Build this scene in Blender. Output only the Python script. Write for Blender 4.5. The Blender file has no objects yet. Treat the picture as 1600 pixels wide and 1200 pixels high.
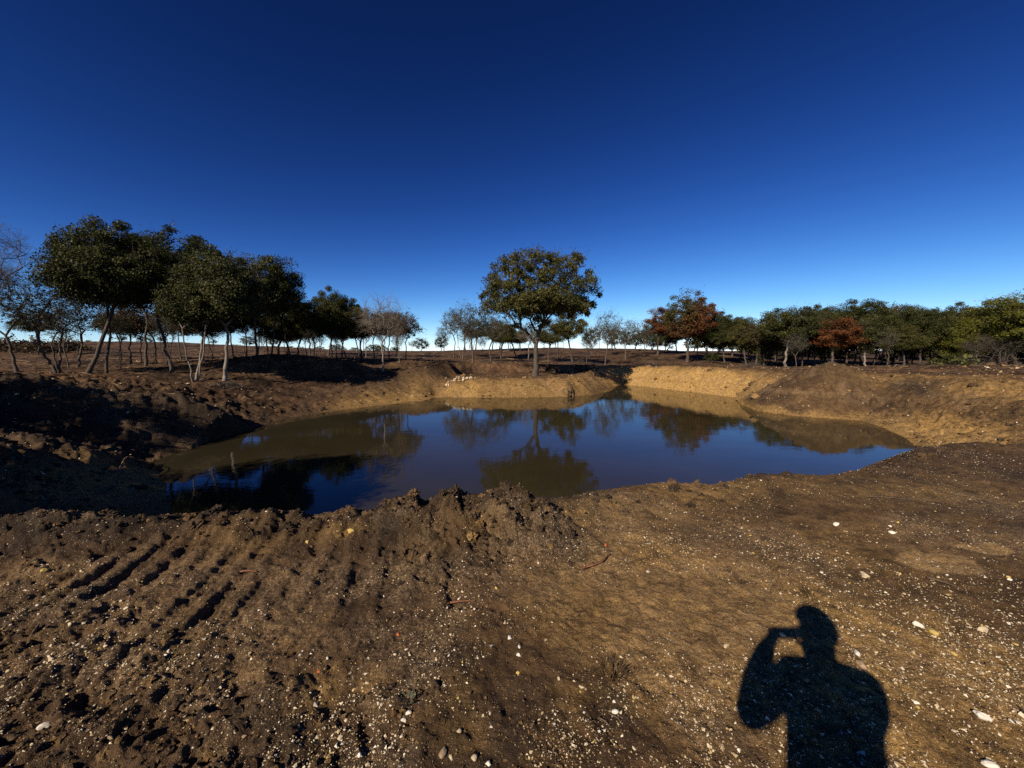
import bpy, math, random
import numpy as np
from mathutils import Vector, Matrix

# ------------------------------------------------------------------ camera, sky, sun, exposure
S = bpy.context.scene
COL = S.collection
EYE = 1.65
PITCH = math.radians(4.94)
FPX = 601.0                                   # focal length in photo pixels (1600 wide)
cam_d = bpy.data.cameras.new('camera')
cam = bpy.data.objects.new('camera', cam_d)
COL.objects.link(cam)
cam_d.sensor_width = 36.0
cam_d.lens = FPX / 1600.0 * 36.0
cam_d.clip_start = 0.02
cam_d.clip_end = 4000
cam.location = (0, 0, EYE)
cam.rotation_euler = (math.pi / 2 - PITCH, 0, 0)
S.camera = cam

def ray(px, py):
    dx, dy = (px - 800) / FPX, (600 - py) / FPX
    c, s = math.cos(PITCH), math.sin(PITCH)
    return np.array([dx, c + s * dy, -s + c * dy])

def P(px, py, z=0.0):
    d = ray(px, py)
    t = (z - EYE) / d[2]
    return np.array([d[0] * t, d[1] * t])

def D(px, py, y):
    d = ray(px, py)
    t = y / d[1]
    return np.array([d[0] * t, y, EYE + d[2] * t])

LDIR = ray(1207, 980)                          # the way the sunlight travels
LDIR = LDIR / np.linalg.norm(LDIR)
SUN_EL = math.asin(-LDIR[2])
SUN_AZ = math.atan2(-LDIR[0], -LDIR[1])        # clockwise from +Y

W = bpy.data.worlds.new('World')
S.world = W
W.use_nodes = True
nt = W.node_tree
nt.nodes.clear()
sky = nt.nodes.new('ShaderNodeTexSky')
sky.sky_type = 'NISHITA'
sky.sun_disc = False
sky.sun_elevation = SUN_EL
sky.sun_rotation = SUN_AZ
sky.air_density = 0.5
sky.dust_density = 0.0
sky.ozone_density = 2.0
sky.altitude = 200
gam = nt.nodes.new('ShaderNodeGamma')
gam.inputs['Gamma'].default_value = 2.0
hsv = nt.nodes.new('ShaderNodeHueSaturation')
hsv.inputs['Hue'].default_value = 0.504
hsv.inputs['Saturation'].default_value = 1.04
hsv.inputs['Value'].default_value = 0.62
bg = nt.nodes.new('ShaderNodeBackground')
bg.inputs['Strength'].default_value = 0.05
wo = nt.nodes.new('ShaderNodeOutputWorld')
nt.links.new(sky.outputs[0], gam.inputs['Color'])
nt.links.new(gam.outputs[0], hsv.inputs['Color'])
# soft shoulder, c / (1 + k c), the film response of the photograph's sky
KNEE = 0.75
sh_a = nt.nodes.new('ShaderNodeVectorMath'); sh_a.operation = 'MULTIPLY_ADD'
sh_a.inputs[1].default_value = (KNEE * .05,) * 3; sh_a.inputs[2].default_value = (1, 1, 1)
sh_b = nt.nodes.new('ShaderNodeVectorMath'); sh_b.operation = 'DIVIDE'
nt.links.new(hsv.outputs[0], sh_a.inputs[0])
nt.links.new(hsv.outputs[0], sh_b.inputs[0]); nt.links.new(sh_a.outputs[0], sh_b.inputs[1])
nt.links.new(sh_b.outputs[0], bg.inputs['Color'])
nt.links.new(bg.outputs[0], wo.inputs['Surface'])

sun_d = bpy.data.lights.new('sun', 'SUN')
sun_d.energy = 5.0
sun_d.angle = math.radians(0.5)
sun_d.color = (1.0, 0.86, 0.69)
sun = bpy.data.objects.new('sun', sun_d)
COL.objects.link(sun)
sun.rotation_euler = Vector(LDIR).to_track_quat('-Z', 'Y').to_euler()
sun.location = tuple(-LDIR * 60)

S.view_settings.view_transform = 'Standard'
S.view_settings.look = 'None'
S.view_settings.gamma = 1.0
S.view_settings.exposure = 0.4
S.view_settings.use_curve_mapping = False
S.render.engine = 'CYCLES'
S.cycles.max_bounces = 5
S.cycles.diffuse_bounces = 1
S.cycles.glossy_bounces = 3
S.cycles.transmission_bounces = 3
S.cycles.use_denoising = False

# ------------------------------------------------------------------ helpers
def smooth(a, b, x):
    t = np.clip((x - a) / (b - a), 0, 1)
    return t * t * (3 - 2 * t)

def _hash(ix, iy, seed):
    h = (ix.astype(np.int64) * 374761393 + iy.astype(np.int64) * 668265263 + seed * 974634777) & 0xFFFFFFFF
    h = ((h ^ (h >> 13)) * 1274126177) & 0xFFFFFFFF
    h = (h ^ (h >> 16)) & 0xFFFFFF
    return h.astype(np.float64) / float(0xFFFFFF)

def vn(x, y, scale, seed):
    """value noise in -1..1, cell size = scale"""
    c, s = math.cos(seed * 1.3), math.sin(seed * 1.3)
    u, v = (x * c - y * s) / scale + seed * 17.3, (x * s + y * c) / scale - seed * 9.1
    ix, iy = np.floor(u), np.floor(v)
    fx, fy = u - ix, v - iy
    fx = fx * fx * fx * (fx * (fx * 6 - 15) + 10)
    fy = fy * fy * fy * (fy * (fy * 6 - 15) + 10)
    a, b = _hash(ix, iy, seed), _hash(ix + 1, iy, seed)
    c2, d = _hash(ix, iy + 1, seed), _hash(ix + 1, iy + 1, seed)
    return 2 * ((a * (1 - fx) + b * fx) * (1 - fy) + (c2 * (1 - fx) + d * fx) * fy) - 1

def fbm(x, y, scale, seed, oct=4, gain=0.5):
    r, a, n = 0, 1.0, 0
    for k in range(oct):
        r = r + a * vn(x, y, scale / (2.03 ** k), seed + k * 7)
        n += a
        a *= gain
    return r / n

def billow(x, y, scale, seed):
    """lumps with sharp creases between them, 0..1"""
    return 1 - np.abs(vn(x, y, scale, seed)) * 0.9 - np.abs(vn(x, y, scale * 0.47, seed + 3)) * 0.35

def seg_dist(x, y, pts, vals=None):
    """distance to a polyline and the interpolated values at the nearest point"""
    best = np.full(x.shape, 1e9)
    bv = None if vals is None else np.zeros(x.shape)
    for i in range(len(pts) - 1):
        ax, ay = pts[i]
        bx, by = pts[i + 1]
        dx, dy = bx - ax, by - ay
        t = np.clip(((x - ax) * dx + (y - ay) * dy) / (dx * dx + dy * dy + 1e-9), 0, 1)
        d = np.hypot(x - ax - t * dx, y - ay - t * dy)
        m = d < best
        best = np.where(m, d, best)
        if vals is not None:
            bv = np.where(m, vals[i] * (1 - t) + vals[i + 1] * t, bv)
    return best, bv

def inside(x, y, poly):
    r = np.zeros(x.shape, bool)
    n = len(poly)
    for i in range(n):
        x1, y1 = poly[i]
        x2, y2 = poly[(i + 1) % n]
        if y1 == y2:
            continue
        c = ((y1 > y) != (y2 > y)) & (x < (x2 - x1) * (y - y1) / (y2 - y1) + x1)
        r ^= c
    return r

# ------------------------------------------------------------------ the lie of the land
WATER = -2.2
# visible waterline, traced along the bank: (px, py, bank width m, height of bank top)
VIS = [(287, 706, 7, -.3), (330, 687, 7, -.3), (380, 674, 9, -.25), (455, 652, 13, -.2), (530, 641, 15, -.1), (605, 632, 16, -.1),
       (660, 626, 14, -.4), (684, 623, 5, -1.5), (700, 621, 2.4, -.85), (760, 621, 2.2, -.85), (820, 621, 2.0, -.85), (880, 620, 2.0, -.85),
       (925, 617, 2.0, -.85), (950, 611, 2.0, -.85), (951, 606, 2.4, -.85), (957, 603, 2.6, -.4), (972, 601, 3.0, -.15),
       (1000, 603, 3.0, .0), (1050, 609, 3.0, .0), (1110, 616, 3.0, .0), (1148, 621, 3.0, .0),
       (1160, 632, 4.5, .0), (1185, 642, 4.5, .0), (1225, 648, 4.5, .0), (1300, 654, 5.5, .0), (1345, 657, 7, -.05), (1375, 666, 9, -.05),
       (1417, 685, 11, -.05), (1436, 703, 10, -.02)]
SHORE, SW, ST = [], [], []
for (a, b, w, t) in VIS:
    p = P(a, b, WATER)
    SHORE.append((p[0], p[1])); SW.append(w); ST.append(t)
for (x, y, w, t) in [(12.6, 12.1, 6.0, 0.), (8.6, 9.9, 5.0, 0.), (5, 8.4, 4.0, 0.), (2.2, 7.5, 3.4, 0.), (-1, 7.1, 3.2, 0.), (-5, 7.2, 3.3, 0.), (-7.3, 8.1, 3.8, 0.), (-9.2, 9.9, 5., -.1), (-10.6, 11.6, 6.5, -.3)]:
    SHORE.append((x, y)); SW.append(w); ST.append(t)
SX, SY = np.array([p[0] for p in SHORE]), np.array([p[1] for p in SHORE])

CREST = [tuple(P(a, b, z)) for a, b, z in [(-260, 815, .1), (0, 790, .16), (150, 780, .18), (300, 777, .2), (420, 790, .16), (490, 802, .1), (565, 806, .05), (600, 788, .2), (640, 768, .34), (700, 764, .38),
         (748, 778, .26), (790, 764, .36), (830, 770, .32), (878, 800, .06), (950, 778, .1), (1100, 758, .08), (1250, 740, .06), (1350, 724, .05), (1440, 711, .03), (1600, 694, .0), (1800, 675, 0)]]
CREST_A = [.5, .8, .85, .9, .75, .45, .25, .9, 1.55, 1.7, 1.2, 1.65, 1.45, .25, .35, .3, .25, .25, .25, .2, .2]
BENCH = [(-5.0, 33.2), (-5.6, 38), (-6.4, 44.4), (0, 45.2), (6, 45.2), (10.3, 44.6), (9.9, 39), (8.4, 34.5), (6, 32.5), (0, 32.2)]
SHORE_C = SHORE + [SHORE[0]]
for i in range(len(VIS) - 1, len(SHORE) - 2):     # the near bank runs straight up to its crest
    SW[i] = float(seg_dist(np.array([SHORE[i][0]]), np.array([SHORE[i][1]]), CREST)[0][0]) * .97
FUR_A, FUR_B = P(112, 952, 0), P(221, 874, 0)

def gauss(x, y, cx, cy, sx, sy, rot=0.0):
    c, s = math.cos(rot), math.sin(rot)
    u, v = (x - cx) * c + (y - cy) * s, -(x - cx) * s + (y - cy) * c
    return np.exp(-0.5 * ((u / sx) ** 2 + (v / sy) ** 2))

def pg(px, py, y):
    p = D(px, py, y)
    return p[0], p[1]

def macro(x, y):
    far = np.hypot(x, y)
    base = 2.6 * gauss(x, y, 22, 100, 30, 21) + 3.4 * gauss(x, y, -85, 80, 38, 28) + 1.2 * smooth(120, 260, far)
    base += 0.35 * gauss(x, y, -22, 40, 12, 6) - 0.25 * gauss(x, y, 6, 60, 20, 7)
    base += smooth(25, 60, far) * 0.35 * fbm(x, y, 19, 71, 3)
    # bench round the island, below the far berm
    bd, _ = seg_dist(x, y, BENCH + [BENCH[0]])
    bd = np.where(inside(x, y, BENCH), -bd, bd)
    base -= (.35 + .58 * smooth(9, 18, x)) * smooth(38, 54, y) * smooth(120, 78, y) * smooth(-12, -4, x)
    base = base + (-0.85 - .08 * smooth(35, 45, y) - base) * (1 - smooth(-0.3, 0.9, bd))
    nx = -5.75 - (y - 33) * .02
    base = np.minimum(base, -1.9 + .10 * np.maximum(y - 33, 0) + np.maximum(np.abs(x - nx) - .35, 0) * .95 + 5 * smooth(39, 43, y) + 6 * smooth(32.6, 30.5, y))
    # the pond basin
    wob = 0.30 * vn(x, y, 2.3, 5) + 0.14 * vn(x, y, 0.8, 6)
    d, _ = seg_dist(x, y, SHORE_C)
    # smooth blending of bank width and height over the shoreline vertices
    num_w = np.zeros(x.shape); num_t = np.zeros(x.shape); den = np.zeros(x.shape)
    for i in range(len(SX)):
        wgt = 1.0 / ((x - SX[i]) ** 2 + (y - SY[i]) ** 2 + 0.6) ** 2
        num_w += wgt * SW[i]; num_t += wgt * ST[i]; den += wgt
    w, top = num_w / den, num_t / den
    ins = inside(x, y, SHORE)
    t = np.clip((d + wob * smooth(0.3, 1.5, d)) / w, 0, 1)
    ns = smooth(13, 10, y - .18 * np.maximum(x, 0)) * smooth(-13, -9, x)      # the near bank breaks sharply at its crest
    prof = 1 - (1 - t) ** (1.55 - .47 * ns)
    tt = smooth(0.8, 1.6, d / w)                       # merge from the bank top into the base
    zo = WATER + (top * (1 - tt) + base * tt - WATER) * prof
    zi = WATER - np.minimum(1.2, d * 0.45)
    z = np.where(ins, zi, zo)
    z = np.where(ins, z, np.maximum(z, WATER + 0.02 + 0.05 * np.minimum(d, 1)))
    # ledge half way up the bank beyond the water
    led = gauss(x, y, 17.5, 38.2, 7.5, 1.2, -0.55)
    z += 0.18 * led * np.sin((z + 2.2) * 4.2)
    # conical spoil mound
    mx, my = pg(1298, 577, 25.3)
    r = np.hypot((x - mx) / np.where(x < mx, 1.42, 1.9), (y - my) / np.where(y < my, 1.0, 1.3)) + 0.12 * vn(x, y, 1.4, 44)
    cone = 1.12 - 0.82 * np.sqrt(r * r + 0.08)
    z = np.where(d * ins < 1.0, np.maximum(z, cone + 0.0), z)
    # dark spoil heaps on the far left and tree-shaded ones beyond the beach
    cx, cy = pg(505, 560, 34); z += 1.25 * gauss(x, y, cx, cy, 3.8, 1.8, .1)
    cx, cy = pg(400, 565, 32); z += 0.75 * gauss(x, y, cx, cy, 2.4, 1.5, .2)
    cx, cy = pg(365, 580, 27); z += 0.6 * gauss(x, y, cx, cy, 1.6, 1.2, .2)
    cx, cy = pg(655, 590, 36); z += 0.75 * gauss(x, y, cx, cy, 1.3, 1.2)
    cx, cy = pg(330, 635, 17.5); z += 0.75 * gauss(x, y, cx, cy, 1.7, .8, -.2)
    cx, cy = pg(265, 640, 16.5); z += 0.55 * gauss(x, y, cx, cy, 1.2, .8, .3)
    cx, cy = pg(130, 620, 15.5); z += 0.65 * gauss(x, y, cx, cy, 2.6, 1.0, .1)
    cx, cy = pg(20, 620, 14.5); z += 0.6 * gauss(x, y, cx, cy, 2.4, 1.0, -.2)
    cx, cy = pg(120, 662, 13); z -= 0.45 * gauss(x, y, cx, cy, 3.5, 1.0, 0)
    cx, cy = pg(683, 597, 33.2); z -= 0.7 * gauss(x, y, cx, cy, .6, 1.3, 0)
    # knob at the island's waterline
    cx, cy = P(886, 619, WATER); z += 0.5 * gauss(x, y, cx, cy + .5, .35, .5)
    # push-up along the near crest
    cd, ca = seg_dist(x, y, CREST, CREST_A)
    z += ca * (0.19 + 0.06 * vn(x, y, .7, 31)) * np.exp(-(cd / 0.40) ** 2)
    return z, d, ins, cd, ca

def clodmask(x, y, cd, ca):
    m = 1.0 * ca * np.exp(-(cd / 0.8) ** 2)
    m = np.maximum(m, 0.8 * smooth(-.05, .5, fbm(x, y, 1.1, 12, 3) + 0.35 * smooth(1.0, -3.0, x)) * smooth(1.2, -1.5, x))
    for (a, b, z, r, v) in [(700, 880, 0, .75, .75), (560, 880, 0, .5, .6), (330, 830, .05, .8, .9), (150, 830, .05, .9, .9), (450, 1040, 0, .5, .5), (650, 1080, 0, .4, .4), (200, 930, 0, .6, .4), (90, 1120, 0, .6, .75), (300, 1150, 0, .5, .7), (420, 1190, 0, .35, .5), (600, 1090, 0, .3, .55), (220, 1040, 0, .35, .5)]:
        p = P(a, b, z)
        m = np.maximum(m, v * np.exp(-((x - p[0]) ** 2 + (y - p[1]) ** 2) / r ** 2))
    p = P(980, 950, 0); q = P(560, 960, 0)
    m *= 1 - 0.8 * np.exp(-(((x - p[0]) / 1.0) ** 2 + ((y - p[1]) / .7) ** 2))
    m *= 1 - 0.6 * np.exp(-(((x - q[0]) / .5) ** 2 + ((y - q[1]) / .35) ** 2))
    m = np.maximum(m, 0.10)
    m *= 1 - .65 * np.exp(-(((x + 2.3) / 1.3) ** 2 + ((y - 2.75) / .6) ** 2))
    return np.clip(m, 0, 1.2)

def terrain(x, y):
    x = np.asarray(x, float); y = np.asarray(y, float)
    z, d, ins, cd, ca = macro(x, y)
    far = np.hypot(x, y)
    wx = x + 0.05 * vn(x, y, .21, 81) + .02 * vn(x, y, .07, 82)
    wy = y + 0.05 * vn(x, y, .21, 83) + .02 * vn(x, y, .07, 84)
    near = 1 - smooth(9, 16, far)
    m = clodmask(x, y, cd, ca) * near
    lump = 0.12 * (billow(wx, wy, .46, 21) - .5) + 0.075 * (billow(wx, wy, .2, 22) - .5) + 0.042 * (billow(wx, wy, .085, 23) - .5) + .014 * vn(wx, wy, .035, 24)
    z = z + m * lump
    z = z + near * (0.035 * fbm(x, y, 1.3, 41, 3) + 0.008 * vn(x, y, .06, 42) + .006 * vn(x, y, .027, 43))
    # tracks of the machine, left of the camera
    u = FUR_B - FUR_A; u = u / np.linalg.norm(u)
    perp = (x - FUR_A[0]) * -u[1] + (y - FUR_A[1]) * u[0] + .05 * vn(x, y, .9, 50)
    mid = np.array([-2.3, 2.75])
    fm = np.exp(-(((x - mid[0]) / 1.5) ** 2 + ((y - mid[1]) / .75) ** 2))
    z = z + fm * .021 * np.tanh(2.2 * np.sin(perp * 2 * math.pi / .21 + 1.1 * vn(x, y, 1.1, 53))) * np.clip(.95 + .9 * vn(x, y, .55, 51), .15, 1.6)
    # mid-distance banks: rough dug earth
    mid_m = smooth(9, 14, far) * (1 - smooth(60, 90, far)) * (~ins)
    left = smooth(-9, -13, x) * (1 - smooth(22, 26, y))
    right = smooth(17, 22, x) * (1 - smooth(24, 30, y))
    embz = smooth(5.5, 3.0, d) * smooth(-6, -4, x) * smooth(23, 20, x)
    amp = .10 + .20 * left + .14 * right + .10 * embz
    z = z + mid_m * np.clip(d / 1.2, 0, 1) * amp * ((billow(x + .2 * vn(x, y, .6, 65), y + .2 * vn(x, y, .6, 66), .9, 61) - .5) * 1.3 + .6 * (billow(x, y, .38, 62) - .5) + .25 * vn(x, y, .16, 63))
    z = z + smooth(24, 34, far) * (1 - smooth(90, 160, far)) * (~ins) * np.clip((d - 3) / 3, 0, 1) * .10 * fbm(x, y, 1.6, 64, 3)
    return np.where(ins, np.minimum(z, WATER - .01 - np.minimum(d, 1) * .2), z)

def H1(x, y):
    return float(terrain(np.array([x]), np.array([y]))[0])

# ------------------------------------------------------------------ object helpers
def mesh_np(name, v, f, mats=(), smooth_shade=False, facemat=None):
    """v: (n,3); f: list of arrays, each (k,3) or (k,4)"""
    me = bpy.data.meshes.new(name)
    v = np.asarray(v, np.float32)
    fs = [np.asarray(a, np.int32) for a in (f if isinstance(f, list) else [f]) if len(a)]
    me.vertices.add(len(v))
    me.vertices.foreach_set('co', v.ravel())
    tot = np.concatenate([np.full(len(a), a.shape[1], np.int32) for a in fs])
    idx = np.concatenate([a.ravel() for a in fs])
    st = np.concatenate([[0], np.cumsum(tot)[:-1]]).astype(np.int32)
    me.loops.add(len(idx))
    me.loops.foreach_set('vertex_index', idx)
    me.polygons.add(len(tot))
    me.polygons.foreach_set('loop_start', st)
    try:
        me.polygons.foreach_set('loop_total', tot)
    except Exception:
        pass
    me.polygons.foreach_set('use_smooth', np.full(len(tot), bool(smooth_shade)))
    if facemat is not None:
        me.polygons.foreach_set('material_index', np.asarray(facemat, np.int32))
    for m in mats:
        me.materials.append(m)
    me.update(calc_edges=True)
    return me

def link(name, me, parent=None, loc=(0, 0, 0)):
    o = bpy.data.objects.new(name, me)
    COL.objects.link(o)
    o.location = loc
    if parent is not None:
        o.parent = parent
    return o

def tag(o, label=None, cat=None, group=None, kind=None):
    if label: o['label'] = label
    if cat: o['category'] = cat
    if group: o['group'] = group
    if kind: o['kind'] = kind
    return o

def vattr(me, name, arr):
    a = me.attributes.new(name, 'FLOAT_COLOR', 'POINT')
    a.data.foreach_set('color', np.asarray(arr, np.float32).ravel())

# ------------------------------------------------------------------ materials
def mat(name):
    m = bpy.data.materials.new(name)
    m.use_nodes = True
    n = m.node_tree.nodes
    return m, n, m.node_tree.links, n['Principled BSDF']

def N(n, t, **kw):
    o = n.new(t)
    for k, v in kw.items():
        setattr(o, k, v)
    return o

def ramp(n, l, src, stops):
    r = n.new('ShaderNodeValToRGB')
    e = r.color_ramp.elements
    while len(e) < len(stops):
        e.new(0.5)
    for i, (p, c) in enumerate(stops):
        e[i].position = p
        e[i].color = (*c, 1) if len(c) == 3 else c
    l.new(src, r.inputs['Fac'])
    return r.outputs['Color']

def noise(n, l, vec, scale, detail=4, rough=.6, dist=0.0):
    t = n.new('ShaderNodeTexNoise')
    t.inputs['Scale'].default_value = scale
    t.inputs['Detail'].default_value = detail
    t.inputs['Roughness'].default_value = rough
    t.inputs['Distortion'].default_value = dist
    if vec is not None:
        l.new(vec, t.inputs['Vector'])
    return t.outputs['Fac']

def mixc(n, l, fac, a, b, mode='MIX'):
    m = n.new('ShaderNodeMix')
    m.data_type = 'RGBA'
    m.blend_type = mode
    for sock, v in ((m.inputs[0], fac), (m.inputs[6], a), (m.inputs[7], b)):
        if isinstance(v, (int, float)):
            sock.default_value = v
        elif isinstance(v, tuple):
            sock.default_value = (*v, 1)
        else:
            l.new(v, sock)
    return m.outputs[2]

def math_n(n, l, op, a, b=None, clamp=False):
    m = n.new('ShaderNodeMath')
    m.operation = op
    m.use_clamp = clamp
    for i, v in enumerate((a, b)):
        if v is None: continue
        if isinstance(v, (int, float)): m.inputs[i].default_value = v
        else: l.new(v, m.inputs[i])
    return m.outputs[0]

def soil_material():
    m, n, l, b = mat('soil')
    tc = n.new('ShaderNodeNewGeometry').outputs['Position']
    at = n.new('ShaderNodeAttribute'); at.attribute_name = 'soil'
    sep = n.new('ShaderNodeSeparateColor'); l.new(at.outputs['Color'], sep.inputs[0])
    ochre, dark, pale = sep.outputs[0], sep.outputs[1], sep.outputs[2]
    far = at.outputs['Alpha']
    n1 = noise(n, l, tc, 1.6, 6, .65, .4)
    n2 = noise(n, l, tc, 9, 6, .7, .3)
    n3 = noise(n, l, tc, 55, 4, .7)
    n4 = noise(n, l, tc, 240, 2, .6)
    c = ramp(n, l, n1, [(.3, (.056, .0325, .0150)), (.5, (.096, .0545, .0245)), (.72, (.148, .087, .039))])
    c = mixc(n, l, math_n(n, l, 'MULTIPLY', ramp(n, l, n2, [(.5, (0, 0, 0)), (.72, (1, 1, 1))]), .45), c, (.20, .125, .058))
    # dark humus, plus the tree shade painted into the same channel
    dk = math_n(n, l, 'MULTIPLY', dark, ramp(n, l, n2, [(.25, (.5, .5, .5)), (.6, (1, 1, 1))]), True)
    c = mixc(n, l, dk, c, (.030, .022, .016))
    # ochre clay
    oc = math_n(n, l, 'MULTIPLY', ochre, ramp(n, l, n2, [(.3, (.35, .35, .35)), (.6, (1, 1, 1))]), True)
    occ = ramp(n, l, n3, [(.35, (.27, .150, .044)), (.65, (.52, .335, .120))])
    c = mixc(n, l, oc, c, occ)
    # reddish mulch far away
    fc = ramp(n, l, noise(n, l, tc, .8, 8, .8, .5), [(.36, (.020, .013, .009)), (.5, (.085, .047, .024)), (.64, (.16, .094, .047)), (.75, (.30, .19, .105))])
    fc = mixc(n, l, .9, fc, ramp(n, l, noise(n, l, tc, .16, 5, .6, .4), [(.38, (.28, .26, .25)), (.52, (1, 1, 1)), (.7, (1.35, 1.3, 1.2))]), 'MULTIPLY')
    c = mixc(n, l, far, c, fc)
    # pale grit
    pc = math_n(n, l, 'MULTIPLY', pale, ramp(n, l, n3, [(.42, (0, 0, 0)), (.62, (1, 1, 1))]), True)
    c = mixc(n, l, pc, c, (.34, .235, .135))
    # grains
    v = n.new('ShaderNodeTexVoronoi'); v.inputs['Scale'].default_value = 75; l.new(tc, v.inputs['Vector'])
    sp = ramp(n, l, v.outputs['Distance'], [(.10, (1, 1, 1)), (.22, (0, 0, 0))])
    sepc = n.new('ShaderNodeSeparateColor'); l.new(v.outputs['Color'], sepc.inputs[0])
    sel = ramp(n, l, sepc.outputs[0], [(.66, (0, 0, 0)), (.74, (1, 1, 1))])
    nf = math_n(n, l, 'SUBTRACT', 1.0, far, True)
    spf = math_n(n, l, 'MULTIPLY', math_n(n, l, 'MULTIPLY', sp, sel), nf)
    c = mixc(n, l, math_n(n, l, 'MULTIPLY', spf, .9), c, (.66, .54, .38))
    g = ramp(n, l, n4, [(.3, (.55, .55, .55)), (.7, (1.35, 1.35, 1.35))])
    c = mixc(n, l, 1.0, c, g, 'MULTIPLY')
    g2 = ramp(n, l, noise(n, l, tc, 4.5, 9, .78, .3), [(.36, (.42, .40, .38)), (.5, (1, 1, 1)), (.66, (1.3, 1.27, 1.2))])  # coarse blotches put the shade of pits in dug earth into the colour
    c = mixc(n, l, .85, c, g2, 'MULTIPLY')
    l.new(c, b.inputs['Base Color'])
    b.inputs['Roughness'].default_value = .92
    b.inputs['Specular IOR Level'].default_value = .18
    h = math_n(n, l, 'ADD', math_n(n, l, 'MULTIPLY', n3, .5), math_n(n, l, 'MULTIPLY', n4, .28))
    h = math_n(n, l, 'ADD', h, math_n(n, l, 'MULTIPLY', n2, 1.0))
    h = math_n(n, l, 'ADD', h, math_n(n, l, 'MULTIPLY', noise(n, l, tc, 3.4, 5, .65, .5), 1.2))
    bp = n.new('ShaderNodeBump'); bp.inputs['Strength'].default_value = 1.0; bp.inputs['Distance'].default_value = .04
    l.new(h, bp.inputs['Height']); l.new(bp.outputs[0], b.inputs['Normal'])
    return m
M_SOIL = soil_material()

def simple(name, c1, c2, scale=8, rough=.85, bump=.3, bdist=.01, spec=.3):
    m, n, l, b = mat(name)
    tc = n.new('ShaderNodeTexCoord').outputs['Object']
    f = noise(n, l, tc, scale, 5, .65)
    l.new(ramp(n, l, f, [(.3, c1), (.7, c2)]), b.inputs['Base Color'])
    b.inputs['Roughness'].default_value = rough
    b.inputs['Specular IOR Level'].default_value = spec
    bp = n.new('ShaderNodeBump'); bp.inputs['Strength'].default_value = bump; bp.inputs['Distance'].default_value = bdist
    l.new(f, bp.inputs['Height']); l.new(bp.outputs[0], b.inputs['Normal'])
    return m

def bark(name, c1, c2):
    m, n, l, b = mat(name)
    tc = n.new('ShaderNodeTexCoord').outputs['Object']
    mp = n.new('ShaderNodeMapping'); mp.inputs['Scale'].default_value = (9, 9, 1.6); l.new(tc, mp.inputs['Vector'])
    f = noise(n, l, mp.outputs[0], 1.6, 6, .7, .4)
    l.new(ramp(n, l, f, [(.32, c1), (.68, c2)]), b.inputs['Base Color'])
    b.inputs['Roughness'].default_value = .9
    b.inputs['Specular IOR Level'].default_value = .15
    bp = n.new('ShaderNodeBump'); bp.inputs['Strength'].default_value = .7; bp.inputs['Distance'].default_value = .03
    l.new(f, bp.inputs['Height']); l.new(bp.outputs[0], b.inputs['Normal'])
    return m
M_BARK = bark('oak_bark', (.032, .026, .020), (.125, .100, .078))
M_PALE = bark('pale_bark', (.10, .082, .064), (.31, .265, .215))
M_TWIG = bark('twig_bark', (.050, .040, .032), (.135, .108, .088))

def leafmat(name, stops, trans=.22):
    m, n, l, b = mat(name)
    at = n.new('ShaderNodeAttribute'); at.attribute_name = 'leaf'
    sep = n.new('ShaderNodeSeparateColor'); l.new(at.outputs['Color'], sep.inputs[0])
    c = ramp(n, l, sep.outputs[0], stops)
    l.new(c, b.inputs['Base Color'])
    b.inputs['Roughness'].default_value = .5
    b.inputs['Specular IOR Level'].default_value = .14
    t = n.new('ShaderNodeBsdfTranslucent'); l.new(c, t.inputs['Color'])
    mx = n.new('ShaderNodeMixShader'); mx.inputs[0].default_value = trans
    l.new(b.outputs[0], mx.inputs[1]); l.new(t.outputs[0], mx.inputs[2])
    l.new(mx.outputs[0], n['Material Output'].inputs['Surface'])
    return m
L_DARK = leafmat('dark_leaves', [(0, (.016, .019, .007)), (.5, (.044, .049, .014)), (.88, (.095, .095, .027)), (1, (.16, .14, .042))])
L_OLIVE = leafmat('olive_leaves', [(0, (.028, .032, .009)), (.5, (.07, .068, .018)), (.9, (.13, .118, .03)), (1, (.15, .085, .03))])
L_LIME = leafmat('yellow_green_leaves', [(0, (.04, .046, .009)), (.5, (.105, .108, .016)), (1, (.19, .175, .03))])
L_RED = leafmat('russet_leaves', [(0, (.06, .021, .009)), (.5, (.150, .052, .019)), (1, (.22, .105, .036))])
L_BROWN = leafmat('brown_leaves', [(0, (.03, .022, .012)), (.5, (.075, .05, .026)), (1, (.12, .082, .04))])
L_GREY = leafmat('grey_green_leaves', [(0, (.03, .036, .022)), (.5, (.07, .076, .045)), (1, (.12, .118, .075))])
L_REDGREEN = leafmat('russet_and_green_leaves', [(0, (.12, .038, .015)), (.45, (.155, .058, .021)), (.55, (.05, .055, .017)), (1, (.085, .085, .025))])

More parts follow.
